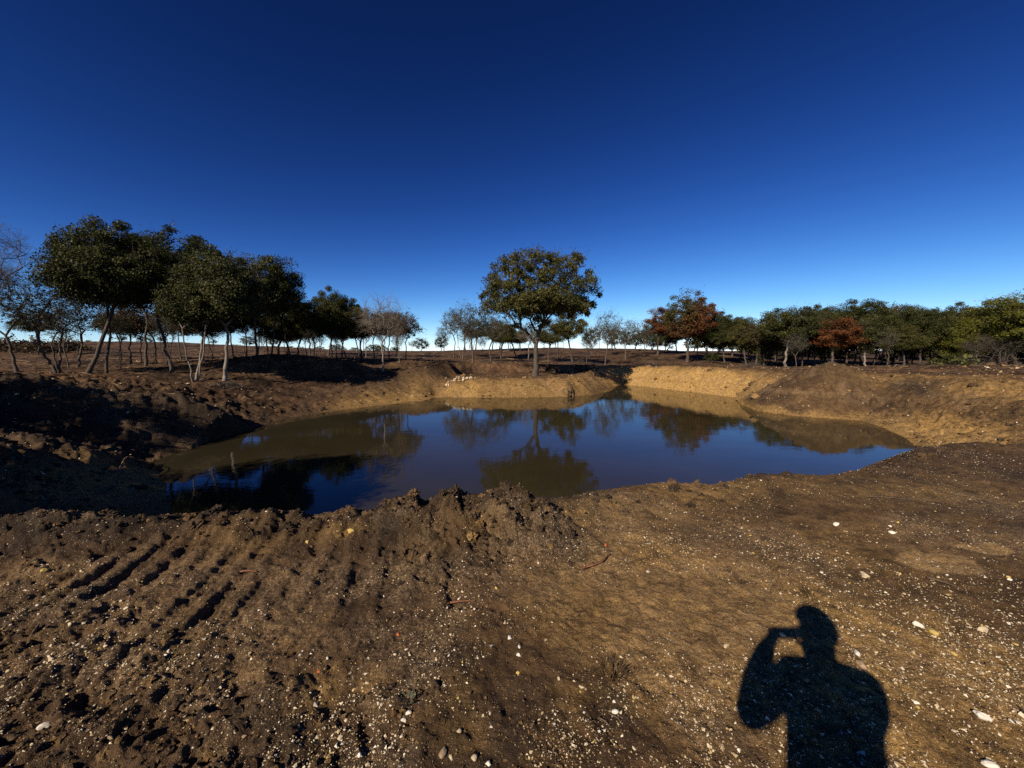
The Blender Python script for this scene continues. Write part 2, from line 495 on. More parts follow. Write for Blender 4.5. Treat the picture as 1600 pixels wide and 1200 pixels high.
def water_material():
    m, n, l, b = mat('pond_water')
    tc = n.new('ShaderNodeNewGeometry').outputs['Position']
    f = noise(n, l, tc, .25, 3, .5)
    l.new(ramp(n, l, f, [(.3, (.025, .021, .0105)), (.7, (.035, .029, .0145))]), b.inputs['Base Color'])
    b.inputs['Roughness'].default_value = .02
    b.inputs['IOR'].default_value = 1.333
    mp = n.new('ShaderNodeMapping'); mp.inputs['Scale'].default_value = (.8, 1.7, 1); mp.inputs['Rotation'].default_value = (0, 0, .25)
    l.new(tc, mp.inputs['Vector'])
    r1 = noise(n, l, mp.outputs[0], 3.2, 3, .55)
    r2 = noise(n, l, mp.outputs[0], .7, 2, .5)
    h = math_n(n, l, 'ADD', math_n(n, l, 'MULTIPLY', r1, .35), r2)
    bp = n.new('ShaderNodeBump'); bp.inputs['Strength'].default_value = .07; bp.inputs['Distance'].default_value = .05
    l.new(h, bp.inputs['Height']); l.new(bp.outputs[0], b.inputs['Normal'])
    return m
M_WATER = water_material()

# ------------------------------------------------------------------ the ground, one sheet
def build_ground():
    rs = [0.3]
    while rs[-1] < 1400:
        r = rs[-1]
        if r < 1.0: dr = .05
        elif r < 11: dr = max(.009, r * r / 720)
        elif r < 47: dr = .125
        else: dr = .125 + (r - 47) * .06
        rs.append(r + dr)
    rs = np.array(rs)
    u = np.linspace(-1.5, 1.5, 750)
    front = np.arctan(u)
    back = np.linspace(front[-1], 2 * math.pi + front[0], 66)[1:-1]
    th = np.concatenate([front, back])                # angle clockwise from +Y
    nr, na = len(rs), len(th)
    R, T = np.meshgrid(rs, th, indexing='ij')
    x, y = (R * np.sin(T)).ravel(), (R * np.cos(T)).ravel()
    z = terrain(x, y)
    v = np.stack([x, y, z], 1)
    i = np.arange(nr - 1)[:, None] * na
    j = np.arange(na)[None, :]
    jn = (j + 1) % na
    a = (i + j).ravel(); b = (i + jn).ravel(); c = (i + na + jn).ravel(); d = (i + na + j).ravel()
    quads = np.stack([a, d, c, b], 1)
    # close the middle
    v = np.concatenate([v, [[0, 0, H1(0, 0)]]])
    k = len(v) - 1
    jj = np.arange(na)
    tri = np.stack([np.full(na, k), jj, (jj + 1) % na], 1)
    me = mesh_np('ground', v, [quads, tri], [M_SOIL], True)
    # soil colours: ochre clay, dark humus with painted tree shade, pale grit, far mulch
    x, y, z = v[:, 0], v[:, 1], v[:, 2]
    far = np.hypot(x, y)
    _, dsh, ins, cd, ca = macro(x, y)
    och = 0.7 * smooth(.05, .42, fbm(x, y, 1.5, 91, 4)) * smooth(-3.5, 1.5, x) + .25 * smooth(.2, .5, fbm(x, y, .8, 92, 4))
    dark = .7 * smooth(0.05, .5, fbm(x, y, .8, 95, 5)) + 1.0 * np.clip(ca, 0, 1) * np.exp(-(cd / .6) ** 2) * smooth(-.5, .1, fbm(x, y, .5, 96, 3))
    och = och * (1 - .75 * np.clip(ca, 0, 1) * np.exp(-(cd / .6) ** 2))
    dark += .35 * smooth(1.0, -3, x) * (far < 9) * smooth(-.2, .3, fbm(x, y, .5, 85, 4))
    pale = .6 * smooth(.05, .4, fbm(x, y, .9, 98, 4))
    def blob(arr, px, py, zz, rx, ry, val):
        p = P(px, py, zz)
        return np.maximum(arr, val * np.exp(-(((x - p[0]) / rx) ** 2 + ((y - p[1]) / ry) ** 2)) * (.75 + .5 * fbm(x, y, .35, 99, 3)))
    for a in [(530, 822, .1, .22, .12, 1.0), (405, 790, .1, .12, .1, .8), (750, 825, .1, .25, .12, .6), (960, 800, .05, .8, .35, .8), (1100, 770, 0, 1.2, .4, .7), (1300, 850, 0, 1.2, .5, .55), (1380, 1030, 0, .28, .12, .7), (1320, 1000, 0, .2, .1, .6),
              (490, 1080, 0, .12, .1, .8), (580, 1065, 0, .08, .06, .9), (900, 1090, 0, .12, .08, .6), (1420, 770, 0, 1.4, .5, .6), (1200, 900, 0, .6, .4, .4)]:
        och = blob(och, *a)
    for a in [(700, 790, .15, .6, .3, .95), (830, 790, .15, .45, .3, .95), (680, 880, 0, .7, .35, .9), (350, 830, 0, .8, .3, .9), (1390, 1080, 0, .22, .15, .8), (620, 930, 0, .3, .2, .7), (100, 1150, 0, .9, .5, .7), (400, 1150, 0, .5, .3, .6)]:
        dark = blob(dark, *a)
    for a in [(200, 1040, 0, .7, .2, .9), (330, 1085, 0, .3, .12, .9), (400, 1000, 0, .6, .2, .8), (100, 960, 0, .6, .2, .7), (1000, 800, 0, .4, .3, .8)]:
        pale = blob(pale, *a)
    # dried silt in the two hollows on the right
    for (px, py, rx, ry) in [(1462, 880, .30, .17), (1536, 857, .22, .10)]:
        p = P(px, py, 0)
        e = ((x - p[0]) / rx) ** 2 + ((y - p[1]) / ry) ** 2 + .35 * vn(x, y, .15, 77)
        k2 = smooth(1.0, .75, e)
        och = np.maximum(och, .95 * k2); pale = np.where(k2 > .3, 0.85, pale); dark = dark * (1 - k2)
    midm = smooth(9, 13, far)
    # cut banks beyond the water: clay
    bank = midm * smooth(3.6, 1.5, dsh) * smooth(.7, .0, z)
    emb = bank * smooth(6.5, 10.5, x) * (1 - smooth(19, 23, x))
    cxm, cym = pg(1298, 577, 25.3)
    mound = gauss(x, y, cxm, cym, 4.2, 3.0)
    ocm = np.clip(1.05 * emb * (1 - mound * .75) + .55 * bank * smooth(-8, -3, x) * smooth(9, 6, x) + mound * .5 * smooth(-1.5, -2.15, z) + .08 * mound, 0, 1)
    mm = smooth(7.0, 4.6, np.hypot((x - cxm) / 1.35, (y - cym) * 1.0) + .5 * vn(x, y, 1.1, 88)) * smooth(cym + 3, cym + 1, y)
    ocm = ocm * (1 - mm) + mm * (.55 * smooth(-1.65, -2.1, z + .25 * vn(x, y, .9, 86)) + .14 * smooth(.1, .6, fbm(x, y, 1.5, 87, 3)))
    ocm = np.maximum(ocm, smooth(5.5, 1.0, dsh) * midm * smooth(-14, -10, x) * smooth(-1, -4, x) * (.75 + .6 * fbm(x, y, 2.2, 93, 4)))
    ocm = np.maximum(ocm, midm * smooth(20, 24, x) * smooth(31, 27, y) * (.28 + .75 * fbm(x, y, 2.4, 94, 4)))
    och = och * (1 - midm) + ocm * midm
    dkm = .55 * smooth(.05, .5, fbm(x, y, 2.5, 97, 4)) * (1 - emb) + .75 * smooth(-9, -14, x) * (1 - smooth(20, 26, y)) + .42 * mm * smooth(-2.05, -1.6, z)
    cx, cy = pg(505, 560, 34); dkm = np.maximum(dkm, .95 * gauss(x, y, cx, cy, 6, 3))  # tree shade over the heap beyond the beach, painted into the soil colour
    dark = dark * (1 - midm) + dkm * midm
    pale = pale * (1 - midm) + midm * (.35 * smooth(.1, .45, fbm(x, y, 1.1, 90, 4)) + .5 * emb * np.exp(-((z + .95) / .12) ** 2))
    farm = smooth(34, 44, far + 3 * vn(x, y, 6, 89)) * (1 - emb) * np.clip((dsh - 2.5) / 2, 0, 1)
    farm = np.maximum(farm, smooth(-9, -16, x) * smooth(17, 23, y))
    # wet rim
    wet = smooth(.7, .05, dsh) * midm * (~ins)
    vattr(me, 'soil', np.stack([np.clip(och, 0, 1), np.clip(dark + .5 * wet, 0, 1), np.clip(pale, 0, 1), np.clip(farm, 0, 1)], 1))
    o = link('ground', me)
    tag(o, 'bare brown clay ground around the pond strewn with grit', 'ground', kind='structure')
    return o
ground = build_ground()

wx0, wx1, wy0, wy1 = SX.min() - 1.5, SX.max() + 1.5, SY.min() - 1.5, SY.max() + 1.5
poly = []
cxy = np.array([SX.mean(), SY.mean()])
me = mesh_np('water', [(wx0, wy0, WATER), (wx1, wy0, WATER), (wx1, wy1, WATER), (wx0, wy1, WATER)], np.array([[0, 1, 2, 3]]), [M_WATER])
tag(link('water', me), 'still murky brown pond water mirroring trees and blue sky', 'water', kind='structure')

# ------------------------------------------------------------------ trees
def tube(rings_a, rings_b):
    pass

def frame(d):
    d = d / (np.linalg.norm(d) + 1e-9)
    r = np.array([1.0, 0, 0]) if abs(d[0]) < .9 else np.array([0, 1.0, 0])
    a = r - d * np.dot(r, d); a /= np.linalg.norm(a)
    return a, np.cross(d, a)

class Wood:
    def __init__(s): s.v, s.f, s.n = [], [], 0
    def seg(s, p0, d0, r0, p1, d1, r1, k):
        t = np.linspace(0, 2 * math.pi, k, endpoint=False)
        c, sn = np.cos(t)[:, None], np.sin(t)[:, None]
        a, b = frame(d0); s.v.append(p0 + r0 * (a * c + b * sn))
        a, b = frame(d1); s.v.append(p1 + r1 * (a * c + b * sn))
        i = np.arange(k); j = (i + 1) % k
        s.f.append(np.stack([s.n + i, s.n + j, s.n + k + j, s.n + k + i], 1))
        s.n += 2 * k
    def mesh(s, name, m, sm=True):
        return mesh_np(name, np.concatenate(s.v), np.concatenate(s.f), [m], sm)

def grow(seed, H, fork, zc, rx, rup, rdn, nclump, cr, nleaf, leaf, trunk_r, lean=(0, 0), stems=1, twigs=6, twig_len=.6, wig=.12, shell=.45,
         bark_m=None, leaf_m=None, drop=0.0, flat=.75, redside=False, spread=.35, sub=2, name='oak', nlow=0):
    """returns (trunk mesh, branch mesh, crown mesh or None, H, W)"""
    R = np.random.RandomState(seed)
    pos, par, plen, istrunk = [], [], [], []
    def add(p, q, tr):
        pos.append(np.array(p, float)); par.append(q)
        plen.append(0 if q < 0 else plen[q] + np.linalg.norm(pos[-1] - pos[q])); istrunk.append(tr)
        return len(pos) - 1
    tops = []
    for s in range(stems):
        ang = R.rand() * 6.28
        off = np.array([math.cos(ang), math.sin(ang)]) * (0 if stems == 1 else spread)
        foot = np.array([lean[0] * 0, 0, -.15]) + (0 if stems == 1 else np.array([off[0] * .25, off[1] * .25, 0]))
        q = add(foot, -1, True)
        nseg = 7
        for k in range(1, nseg + 1):
            t = k / nseg
            f = fork * (1 if s == 0 else .8 + .4 * R.rand())
            p = foot + np.array([lean[0] * t ** .9 + off[0] * t * 1.6, lean[1] * t + off[1] * t * 1.6, (f + .15) * t]) + R.randn(3) * np.array([wig, wig, 0]) * H * .016
            q = add(p, q, True)
        tops.append(q)
    cen = np.array([lean[0] * 1.15, lean[1] * 1.15, zc])
    pts = []
    off3 = R.rand(3) * 20
    nshell = int(nclump * .55)
    for k in range(nshell):
        zz = 1 - 2 * (k + .5) / nshell; a = k * 2.39996 + R.randn() * .25
        d = np.array([math.cos(a) * math.sqrt(1 - zz * zz), math.sin(a) * math.sqrt(1 - zz * zz), zz])
        wv = vn(np.array([d[0] + off3[0]]), np.array([d[1] + 1.3 * d[2] + off3[1]]), .55, seed)[0]
        if wv < -.62: continue
        r = .92 + .15 * wv + .05 * R.randn()
        p = cen + d * r * np.array([rx, rx, rup if zz > 0 else rdn])
        if drop and zz < 0: p[2] -= drop * (np.hypot(d[0], d[1])) ** 4 * R.rand()
        pts.append(p)
    while len(pts) < nclump:
        d = R.randn(3); d /= np.linalg.norm(d)
        r = (R.rand() ** shell) * .9
        e = np.array([rx, rx, rup if d[2] > 0 else rdn])
        p = cen + d * r * e
        if drop and d[2] < 0: p[2] -= drop * (np.hypot(d[0], d[1]) * r) ** 4 * R.rand()
        if pts and min(np.linalg.norm(p - np.array(pts), axis=1)) < cr * .55: 
            if R.rand() < .8: continue
        pts.append(p)
    for k in range(nlow):                          # loose sprays below the dome, round the fork
        a = R.rand() * 6.283; q = rx * .55 * R.rand() ** .6
        pts.append(np.array([cen[0] + q * math.cos(a), cen[1] + q * math.sin(a), zc - rdn - (fork * .75) * R.rand() * (1 - q / rx)]))
    pts.sort(key=lambda p: np.linalg.norm(p - pos[tops[0]]))
    ends = []
    for p in pts:
        A = np.array(pos)
        ok = np.array([(istrunk[i] and A[i][2] > fork * .72) or not istrunk[i] for i in range(len(pos))])
        dd = np.linalg.norm(A - p, axis=1) + .35 * np.array(plen) + np.where(A[:, 2] > p[2] + .2, .6, 0)
        dd = np.where(ok, dd, 1e9)
        q = int(np.argmin(dd)); a = pos[q].copy()
        L = np.linalg.norm(p - a); ns = max(1, int(L / (H * .055)))
        for k in range(1, ns + 1):
            t = k / ns
            c = a + (p - a) * t + np.array([0, 0, .10 * L * math.sin(math.pi * t)]) + (R.randn(3) * wig * .16 * L / max(1, ns) if k < ns else 0)
            q = add(c, q, False)
        ends.append(q)
    n = len(pos)
    r2 = np.zeros(n); kids = [[] for _ in range(n)]
    for i in range(n):
        if par[i] >= 0: kids[par[i]].append(i)
    EXP = 2.2
    tip = 0.010 * H / 8
    for i in range(n - 1, -1, -1):
        r2[i] = sum(r2[k] for k in kids[i]) if kids[i] else tip ** EXP
    rad = r2 ** (1 / EXP)
    rootr = max(rad[i] for i in range(n) if par[i] < 0)
    rad *= 1.0
    scl = trunk_r / rootr
    rad = np.where(np.array(istrunk), rad * scl, rad * (1 + (scl - 1) * np.clip(rad / rootr, 0, 1) ** .35))
    for i in range(n):
        if istrunk[i]:
            zz = max(pos[i][2], 0)
            rad[i] *= 1 + .45 * math.exp(-zz / (.05 * H)) - .22 * min(1, zz / fork)
    ndir = []
    main = [max(k, key=lambda q: rad[q]) if k else -1 for k in kids]
    for i in range(n):
        d = np.zeros(3)
        if par[i] >= 0: d = d + (pos[i] - pos[par[i]]) / (np.linalg.norm(pos[i] - pos[par[i]]) + 1e-9)
        if main[i] >= 0: d = d + (pos[main[i]] - pos[i]) / (np.linalg.norm(pos[main[i]] - pos[i]) + 1e-9)
        ndir.append(d if np.linalg.norm(d) > 1e-6 else np.array([0, 0, 1.]))
    tw, bw = Wood(), Wood()
    for i in range(n):
        q = par[i]
        if q < 0: continue
        w = tw if istrunk[i] else bw
        k = 9 if istrunk[i] else (5 if rad[i] > .03 else 3)
        if main[q] == i or (istrunk[i]): w.seg(pos[q], ndir[q], rad[q], pos[i], ndir[i], rad[i], k)
        else: w.seg(pos[q], pos[i] - pos[q], min(rad[q], rad[i] * 1.15), pos[i], ndir[i], rad[i], k)
    # twigs
    tips = []
    for e in ends:
        for k in range(twigs):
            d = R.randn(3) + ndir[e] / np.linalg.norm(ndir[e]) * .8 + np.array([0, 0, .35]); d /= np.linalg.norm(d)
            L = twig_len * (.5 + R.rand())
            a = pos[e] - (pos[e] - pos[par[e]]) * R.rand() * .8
            m_ = a + d * L * .5 + R.randn(3) * .06 * L; b = a + d * L + R.randn(3) * .12 * L
            tr = tip * .75
            bw.seg(a, d, tr, m_, d, tr * .75, 3); bw.seg(m_, d, tr * .75, b, d, tr * .35, 3)
            tips.append(b)
            for s2 in range(sub):
                d2 = d + R.randn(3) * .7; d2 /= np.linalg.norm(d2)
                c = m_ + (b - m_) * R.rand()
                bw.seg(c, d2, tr * .55, c + d2 * L * .55, d2, tr * .3, 3)
                tips.append(c + d2 * L * .55)
    tm = tw.mesh(name + '_trunk', bark_m or M_BARK)
    bm_ = bw.mesh(name + '_branches', bark_m or M_BARK)
    cm = None
    if nleaf:
        C, K = [], []
        ax = np.array([pos[e] for e in ends])
        for ci, e in enumerate(ends):
            k = max(3, int(nleaf * (.5 + R.rand())))
            d = R.randn(k, 3); d /= np.linalg.norm(d, axis=1)[:, None]
            rr = cr * (.55 + .75 * R.rand()) * (R.rand(k, 1) ** .5)
            c = pos[e] + d * rr * np.array([1, 1, flat])
            C.append(c); K.append(np.full(k, .30 + .4 * R.rand()))
        if tips:
            tp = np.array(tips); kk = max(0, int(len(tips) * min(.6, nleaf / 25)))
            sel = R.choice(len(tp), kk, replace=True)
            C.append(tp[sel] + R.randn(kk, 3) * leaf * .3); K.append(np.full(kk, .5))
        C, K = np.concatenate(C), np.concatenate(K)
        k = len(C)
        out = C - cen; out /= np.linalg.norm(out, axis=1)[:, None] + 1e-9
        nn = R.randn(k, 3) * .8 + out * .5 + np.array([0, 0, .55]); nn /= np.linalg.norm(nn, axis=1)[:, None]
        a = R.randn(k, 3); a -= nn * np.sum(a * nn, 1)[:, None]; a /= np.linalg.norm(a, axis=1)[:, None]
        b = np.cross(nn, a)
        sz = leaf * (.6 + .8 * R.rand(k, 1))
        v0 = C - a * sz * .5; v2 = C + a * sz * .5
        v1 = C + b * sz * .30 + nn * sz * .12 + a * sz * .08; v3 = C - b * sz * .30 + nn * sz * .12 + a * sz * .08
        V = np.stack([v0, v1, v2, v3], 1).reshape(-1, 3)
        i = np.arange(k) * 4
        F = np.concatenate([np.stack([i, i + 1, i + 2], 1), np.stack([i, i + 2, i + 3], 1)])
        per = 4
        if leaf < .17:                              # many small three-cornered leaves
            V = np.stack([v0, C + (v1 - C) * 1.7, C * .25 + v2 * .75 - (v1 - C) * .5], 1).reshape(-1, 3)
            i = np.arange(k) * 3; F = np.stack([i, i + 1, i + 2], 1); per = 3
        val = np.clip(K + R.randn(k) * .16, 0, 1)
        if redside:
            val = np.clip(.25 + .42 * ((C[:, 0] - cen[0]) / rx * .75 + (C[:, 2] - zc) / rup * .45) + R.randn(k) * .13 + .12, 0, 1)
        cm = mesh_np(name + '_crown', V, F, [leaf_m], False)
        vattr(cm, 'leaf', np.repeat(np.stack([val, val, val, np.ones(k)], 1), per, axis=0))
    allz = np.concatenate(bw.v)
    Q = C if nleaf else allz
    wq = np.percentile(Q[:, 0], 99.3) - np.percentile(Q[:, 0], .7) if nleaf else 2 * rx
    return dict(trunk=tm, branches=bm_, crown=cm, H=np.percentile(Q[:, 2], 99.6), W=wq)

LIB = {}
def lib(kind, **kw):
    LIB.setdefault(kind, []).append(grow(name=kind, **kw))
# the tree on the island
lib('hero', seed=11, H=11.6, fork=2.9, zc=7.15, rx=5.35, rup=4.2, rdn=1.15, nclump=340, cr=.60, nleaf=135, leaf=.18, trunk_r=.26, lean=(.1, 0), twigs=5, twig_len=.7, wig=.25, shell=.36, leaf_m=L_OLIVE, drop=1.3, nlow=14)
lib('hero_l', seed=4, H=9.6, fork=4.6, zc=6.4, rx=3.3, rup=3.0, rdn=1.7, nclump=190, cr=.72, nleaf=430, leaf=.135, trunk_r=.125, lean=(2.3, .2), twigs=5, twig_len=.6, wig=.2, shell=.4, leaf_m=L_DARK)
for sd in (21, 22):
    lib('dense', seed=sd, H=8, fork=2.3, zc=5.0, rx=2.8, rup=2.8, rdn=2.0, nclump=125, cr=.68, nleaf=400, leaf=.125, trunk_r=.09, lean=(.2, 0), twigs=4, twig_len=.42, wig=.3, shell=.5, leaf_m=L_DARK)
lib('dense', seed=23, H=8, fork=2.0, zc=5.1, rx=2.5, rup=2.7, rdn=2.2, nclump=115, cr=.68, nleaf=400, leaf=.125, trunk_r=.10, lean=(-.25, .2), stems=2, twigs=4, twig_len=.42, wig=.3, shell=.5, leaf_m=L_DARK)
for sd, ln, st in ((24, .5, 1), (25, -.5, 2), (26, .15, 1), (27, .9, 2)):
    lib('grove', seed=sd, H=8, fork=3.3, zc=5.75, rx=2.35, rup=2.3, rdn=1.45, nclump=88, cr=.66, nleaf=330, leaf=.125, trunk_r=.085, lean=(ln, .2), stems=st, twigs=5, twig_len=.5, wig=.28, shell=.6, leaf_m=L_DARK, spread=.6)
for sd, ln in ((31, .1), (32, -.4)):
    lib('olive', seed=sd, H=8, fork=2.2, zc=5.0, rx=2.5, rup=2.9, rdn=1.6, nclump=90, cr=.64, nleaf=230, leaf=.135, trunk_r=.12, lean=(ln, 0), twigs=5, wig=.35, shell=.42, leaf_m=L_OLIVE)
lib('lime', seed=41, H=8, fork=1.7, zc=4.6, rx=3.0, rup=3.2, rdn=2.4, nclump=120, cr=.7, nleaf=300, leaf=.13, trunk_r=.12, lean=(0, 0), twigs=5, wig=.4, shell=.42, leaf_m=L_LIME, stems=2)
lib('red', seed=51, H=8, fork=2.6, zc=5.2, rx=2.1, rup=2.7, rdn=1.9, nclump=85, cr=.6, nleaf=190, leaf=.14, trunk_r=.12, twigs=5, wig=.3, shell=.45, leaf_m=L_RED)
lib('redgreen', seed=52, H=8, fork=2.5, zc=5.2, rx=2.1, rup=2.8, rdn=2.2, nclump=95, cr=.6, nleaf=190, leaf=.14, trunk_r=.13, twigs=5, wig=.3, shell=.45, leaf_m=L_REDGREEN, redside=True)
for sd, ln, st in ((61, .3, 1), (62, -.2, 2), (63, .1, 3)):
    lib('grey', seed=sd, H=8, fork=2.9 if st == 1 else 2.4, zc=5.5, rx=2.0, rup=2.4, rdn=1.8, nclump=60, cr=.5, nleaf=11, leaf=.16, trunk_r=.085, lean=(ln, 0), stems=st, twigs=9, twig_len=.75, wig=.3, shell=.6, leaf_m=L_GREY, bark_m=M_TWIG, sub=2)
for sd, ln in ((71, .1), (72, -.35)):
    lib('bare', seed=sd, H=8, fork=3.2, zc=5.6, rx=1.7, rup=2.3, rdn=2.0, nclump=55, cr=.5, nleaf=0, leaf=.16, trunk_r=.08, lean=(ln, 0), twigs=11, twig_len=.8, wig=.4, shell=.6, bark_m=M_PALE if sd == 71 else M_TWIG, sub=3)
for sd, st in ((81, 1), (82, 3)):
    lib('brown', seed=sd, H=8, fork=2.9, zc=5.4, rx=2.2, rup=2.3, rdn=1.4, nclump=65, cr=.6, nleaf=38, leaf=.19, trunk_r=.08, lean=(.2, 0), stems=st, twigs=7, twig_len=.7, wig=.35, shell=.5, leaf_m=L_BROWN, bark_m=M_TWIG)
lib('forked', seed=91, H=8, fork=3.2, zc=5.4, rx=2.1, rup=2.3, rdn=1.5, nclump=95, cr=.66, nleaf=330, leaf=.13, trunk_r=.075, lean=(.2, 0), stems=3, twigs=5, wig=.3, shell=.45, leaf_m=L_DARK, bark_m=M_PALE, spread=.75)
lib('palestem', seed=92, H=8, fork=2.9, zc=5.2, rx=2.4, rup=2.6, rdn=1.5, nclump=95, cr=.66, nleaf=330, leaf=.13, trunk_r=.11, lean=(.45, 0), twigs=5, wig=.3, shell=.45, leaf_m=L_DARK, bark_m=M_PALE)
for sd in (96, 97):
    lib('thick', seed=sd, H=8, fork=1.5, zc=4.2, rx=2.6, rup=3.4, rdn=3.0, nclump=110, cr=.8, nleaf=210, leaf=.16, trunk_r=.12, stems=2, twigs=3, wig=.3, shell=.4, leaf_m=L_DARK)
lib('round', seed=95, H=6, fork=1.0, zc=3.2, rx=2.6, rup=2.6, rdn=1.9, nclump=45, cr=.85, nleaf=45, leaf=.33, trunk_r=.14, twigs=2, wig=.3, shell=.42, leaf_m=L_DARK)

NAME = dict(hero='oak_tree', hero_l='oak_tree', dense='oak_tree', olive='oak_tree', lime='bushy_tree', red='oak_tree', redgreen='oak_tree', grey='thin_tree', bare='bare_tree', brown='thin_tree', forked='oak_tree', palestem='oak_tree', grove='oak_tree', thick='oak_tree', round='round_tree')
RT = random.Random(5)
USED = {}
def tree(kind, px, dist, top, wpx, label, group=None, var=None, rot=None, base_off=0.0):
    b = D(px, 575, dist)
    zg = H1(b[0], b[1])
    ht = D(px, top, dist)[2] - zg
    L = LIB[kind]
    i = USED.get(kind, 0) if var is None else var
    USED[kind] = USED.get(kind, 0) + 1
    t = L[i % len(L)]
    sz = ht / t['H']
    sx = (wpx / FPX * dist) / t['W']
    sx = min(max(sx, sz * .6), sz * 1.6)
    r = bpy.data.objects.new(NAME[kind], None)
    COL.objects.link(r)
    r.empty_display_size = .3
    r.location = (b[0], b[1], zg)
    r.rotation_euler = (0, 0, RT.uniform(0, 6.28) if rot is None else rot)
    r.scale = (sx, sx, sz)
    tag(r, label, 'tree', group)
    link('trunk', t['trunk'], r); link('branches', t['branches'], r)
    if t['crown']: link('crown', t['crown'], r)
    return r

tree('hero', 836, 37.6, 396, 168, 'large dome-crowned oak standing alone on the island bank in the pond', rot=0)
# left grove
GL = 'oaks of the left grove'
tree('bare', -22, 22.8, 325, 110, 'tall bare grey tree cut by the left edge of the picture', var=1)
tree('grey', 27, 23.4, 412, 100, 'wispy thin tree with a crooked stem beside the tall bare tree')
tree('grey', 92, 24.6, 432, 95, 'several-stemmed wispy tree leaning just left of the biggest oak', var=2)
tree('hero_l', 133, 24.6, 350, 138, 'tallest oak of the left grove on a trunk leaning right', rot=0)
tree('grove', 166, 25.8, 378, 100, 'straight dark-trunked oak right behind the leaning tallest oak')
tree('grove', 274, 27.6, 358, 126, 'broad dark oak with the second highest crown of the left grove')
tree('grove', 228, 30.6, 374, 96, 'dark oak filling the gap between the two highest crowns of the left grove')
tree('forked', 303, 25.2, 425, 88, 'oak with pale stems forking in a V at the pond side of the grove', rot=.6)
tree('palestem', 349, 25.8, 398, 100, 'oak on a single pale leaning stem nearest the beach', rot=0)
tree('grove', 405, 32.4, 398, 92, 'round-crowned oak at the right end of the left grove')
tree('grove', 455, 38.4, 446, 63, 'small oak overhanging just right of the left grove')
tree('brown', 205, 32.4, 470, 70, 'thin brown-leaved tree on open ground under the left grove', var=0)
tree('brown', 245, 33.6, 475, 75, 'many-stemmed brown tree beyond the trunks of the left grove', var=1)
tree('grey', 120, 30.0, 455, 85, 'grey-green wispy tree seen between the leaning oak and the left edge', var=1)
tree('brown', 318, 34.8, 480, 70, 'rusty thin tree behind the forked pale stems', var=1)
tree('grove', 60, 45.6, 486, 50, 'far small dark oak beyond the wispy trees on the left')
for px, d, tp, w in [(365, 36, 470, 60), (385, 39, 478, 60), (335, 42, 480, 50), (420, 43, 470, 60), (190, 38, 486, 55), (285, 40, 484, 50)]:
    tree('grove', px, d, tp, w, 'slim dark oak in the second rank behind the left grove', 'slim oaks behind the left grove')
# middle stand, left of the gap
for k, (kind, px, d, tp, w, lab) in enumerate([
    ('olive', 437, 40, 492, 55, 'low olive oak at the left end of the middle stand'),
    ('olive', 466, 40, 484, 50, 'yellowish small oak in the middle stand beside the left grove'),
    ('dense', 491, 40, 468, 62, 'dark oak with spreading stems left of the tallest in the middle stand'),
    ('dense', 520, 41, 452, 60, 'tallest green oak of the middle stand'),
    ('dense', 543, 42, 464, 55, 'dark oak just right of the tallest in the middle stand'),
    ('olive', 566, 41, 480, 55, 'olive oak in the middle stand turning brown at the edges'),
    ('brown', 586, 40, 486, 52, 'brown-leaved oak left of the pale bare tree'),
    ('bare', 598, 35, 458, 62, 'pale-stemmed bare tree standing in front of the brown stand'),
    ('brown', 608, 42, 484, 48, 'brown-leaved tree directly behind the pale bare tree'),
    ('brown', 626, 41, 486, 50, 'brown tree at the right end of the middle stand'),
    ('brown', 634, 44, 490, 45, 'outermost brown tree leaning over the sky gap')]):
    tree(kind, px, d, tp, w, lab, var=0 if kind == 'bare' else None)
for px, d, tp, w in [(505, 48, 478, 45), (532, 50, 480, 45), (555, 49, 484, 45), (575, 50, 490, 42), (455, 49, 492, 42), (600, 52, 493, 40), (480, 52, 488, 45), (617, 50, 492, 42)]:
    tree('brown' if px > 560 else 'olive', px + RT.uniform(-9, 9), d * RT.uniform(.9, 1.3), tp + RT.uniform(-6, 14), w * RT.uniform(.7, 1.2), 'slender tree in the back rank of the middle stand', 'slender trees at the back of the middle stand')
# horizon dots
tree('round', 659, 110, 528, 26, 'lone round tree on the horizon left of the sky gap centre')
tree('round', 690, 105, 524, 24, 'round tree on the horizon touching the grey stand')
tree('grey', 644, 95, 532, 14, 'tiny wispy tree on the horizon beside the lone round one')
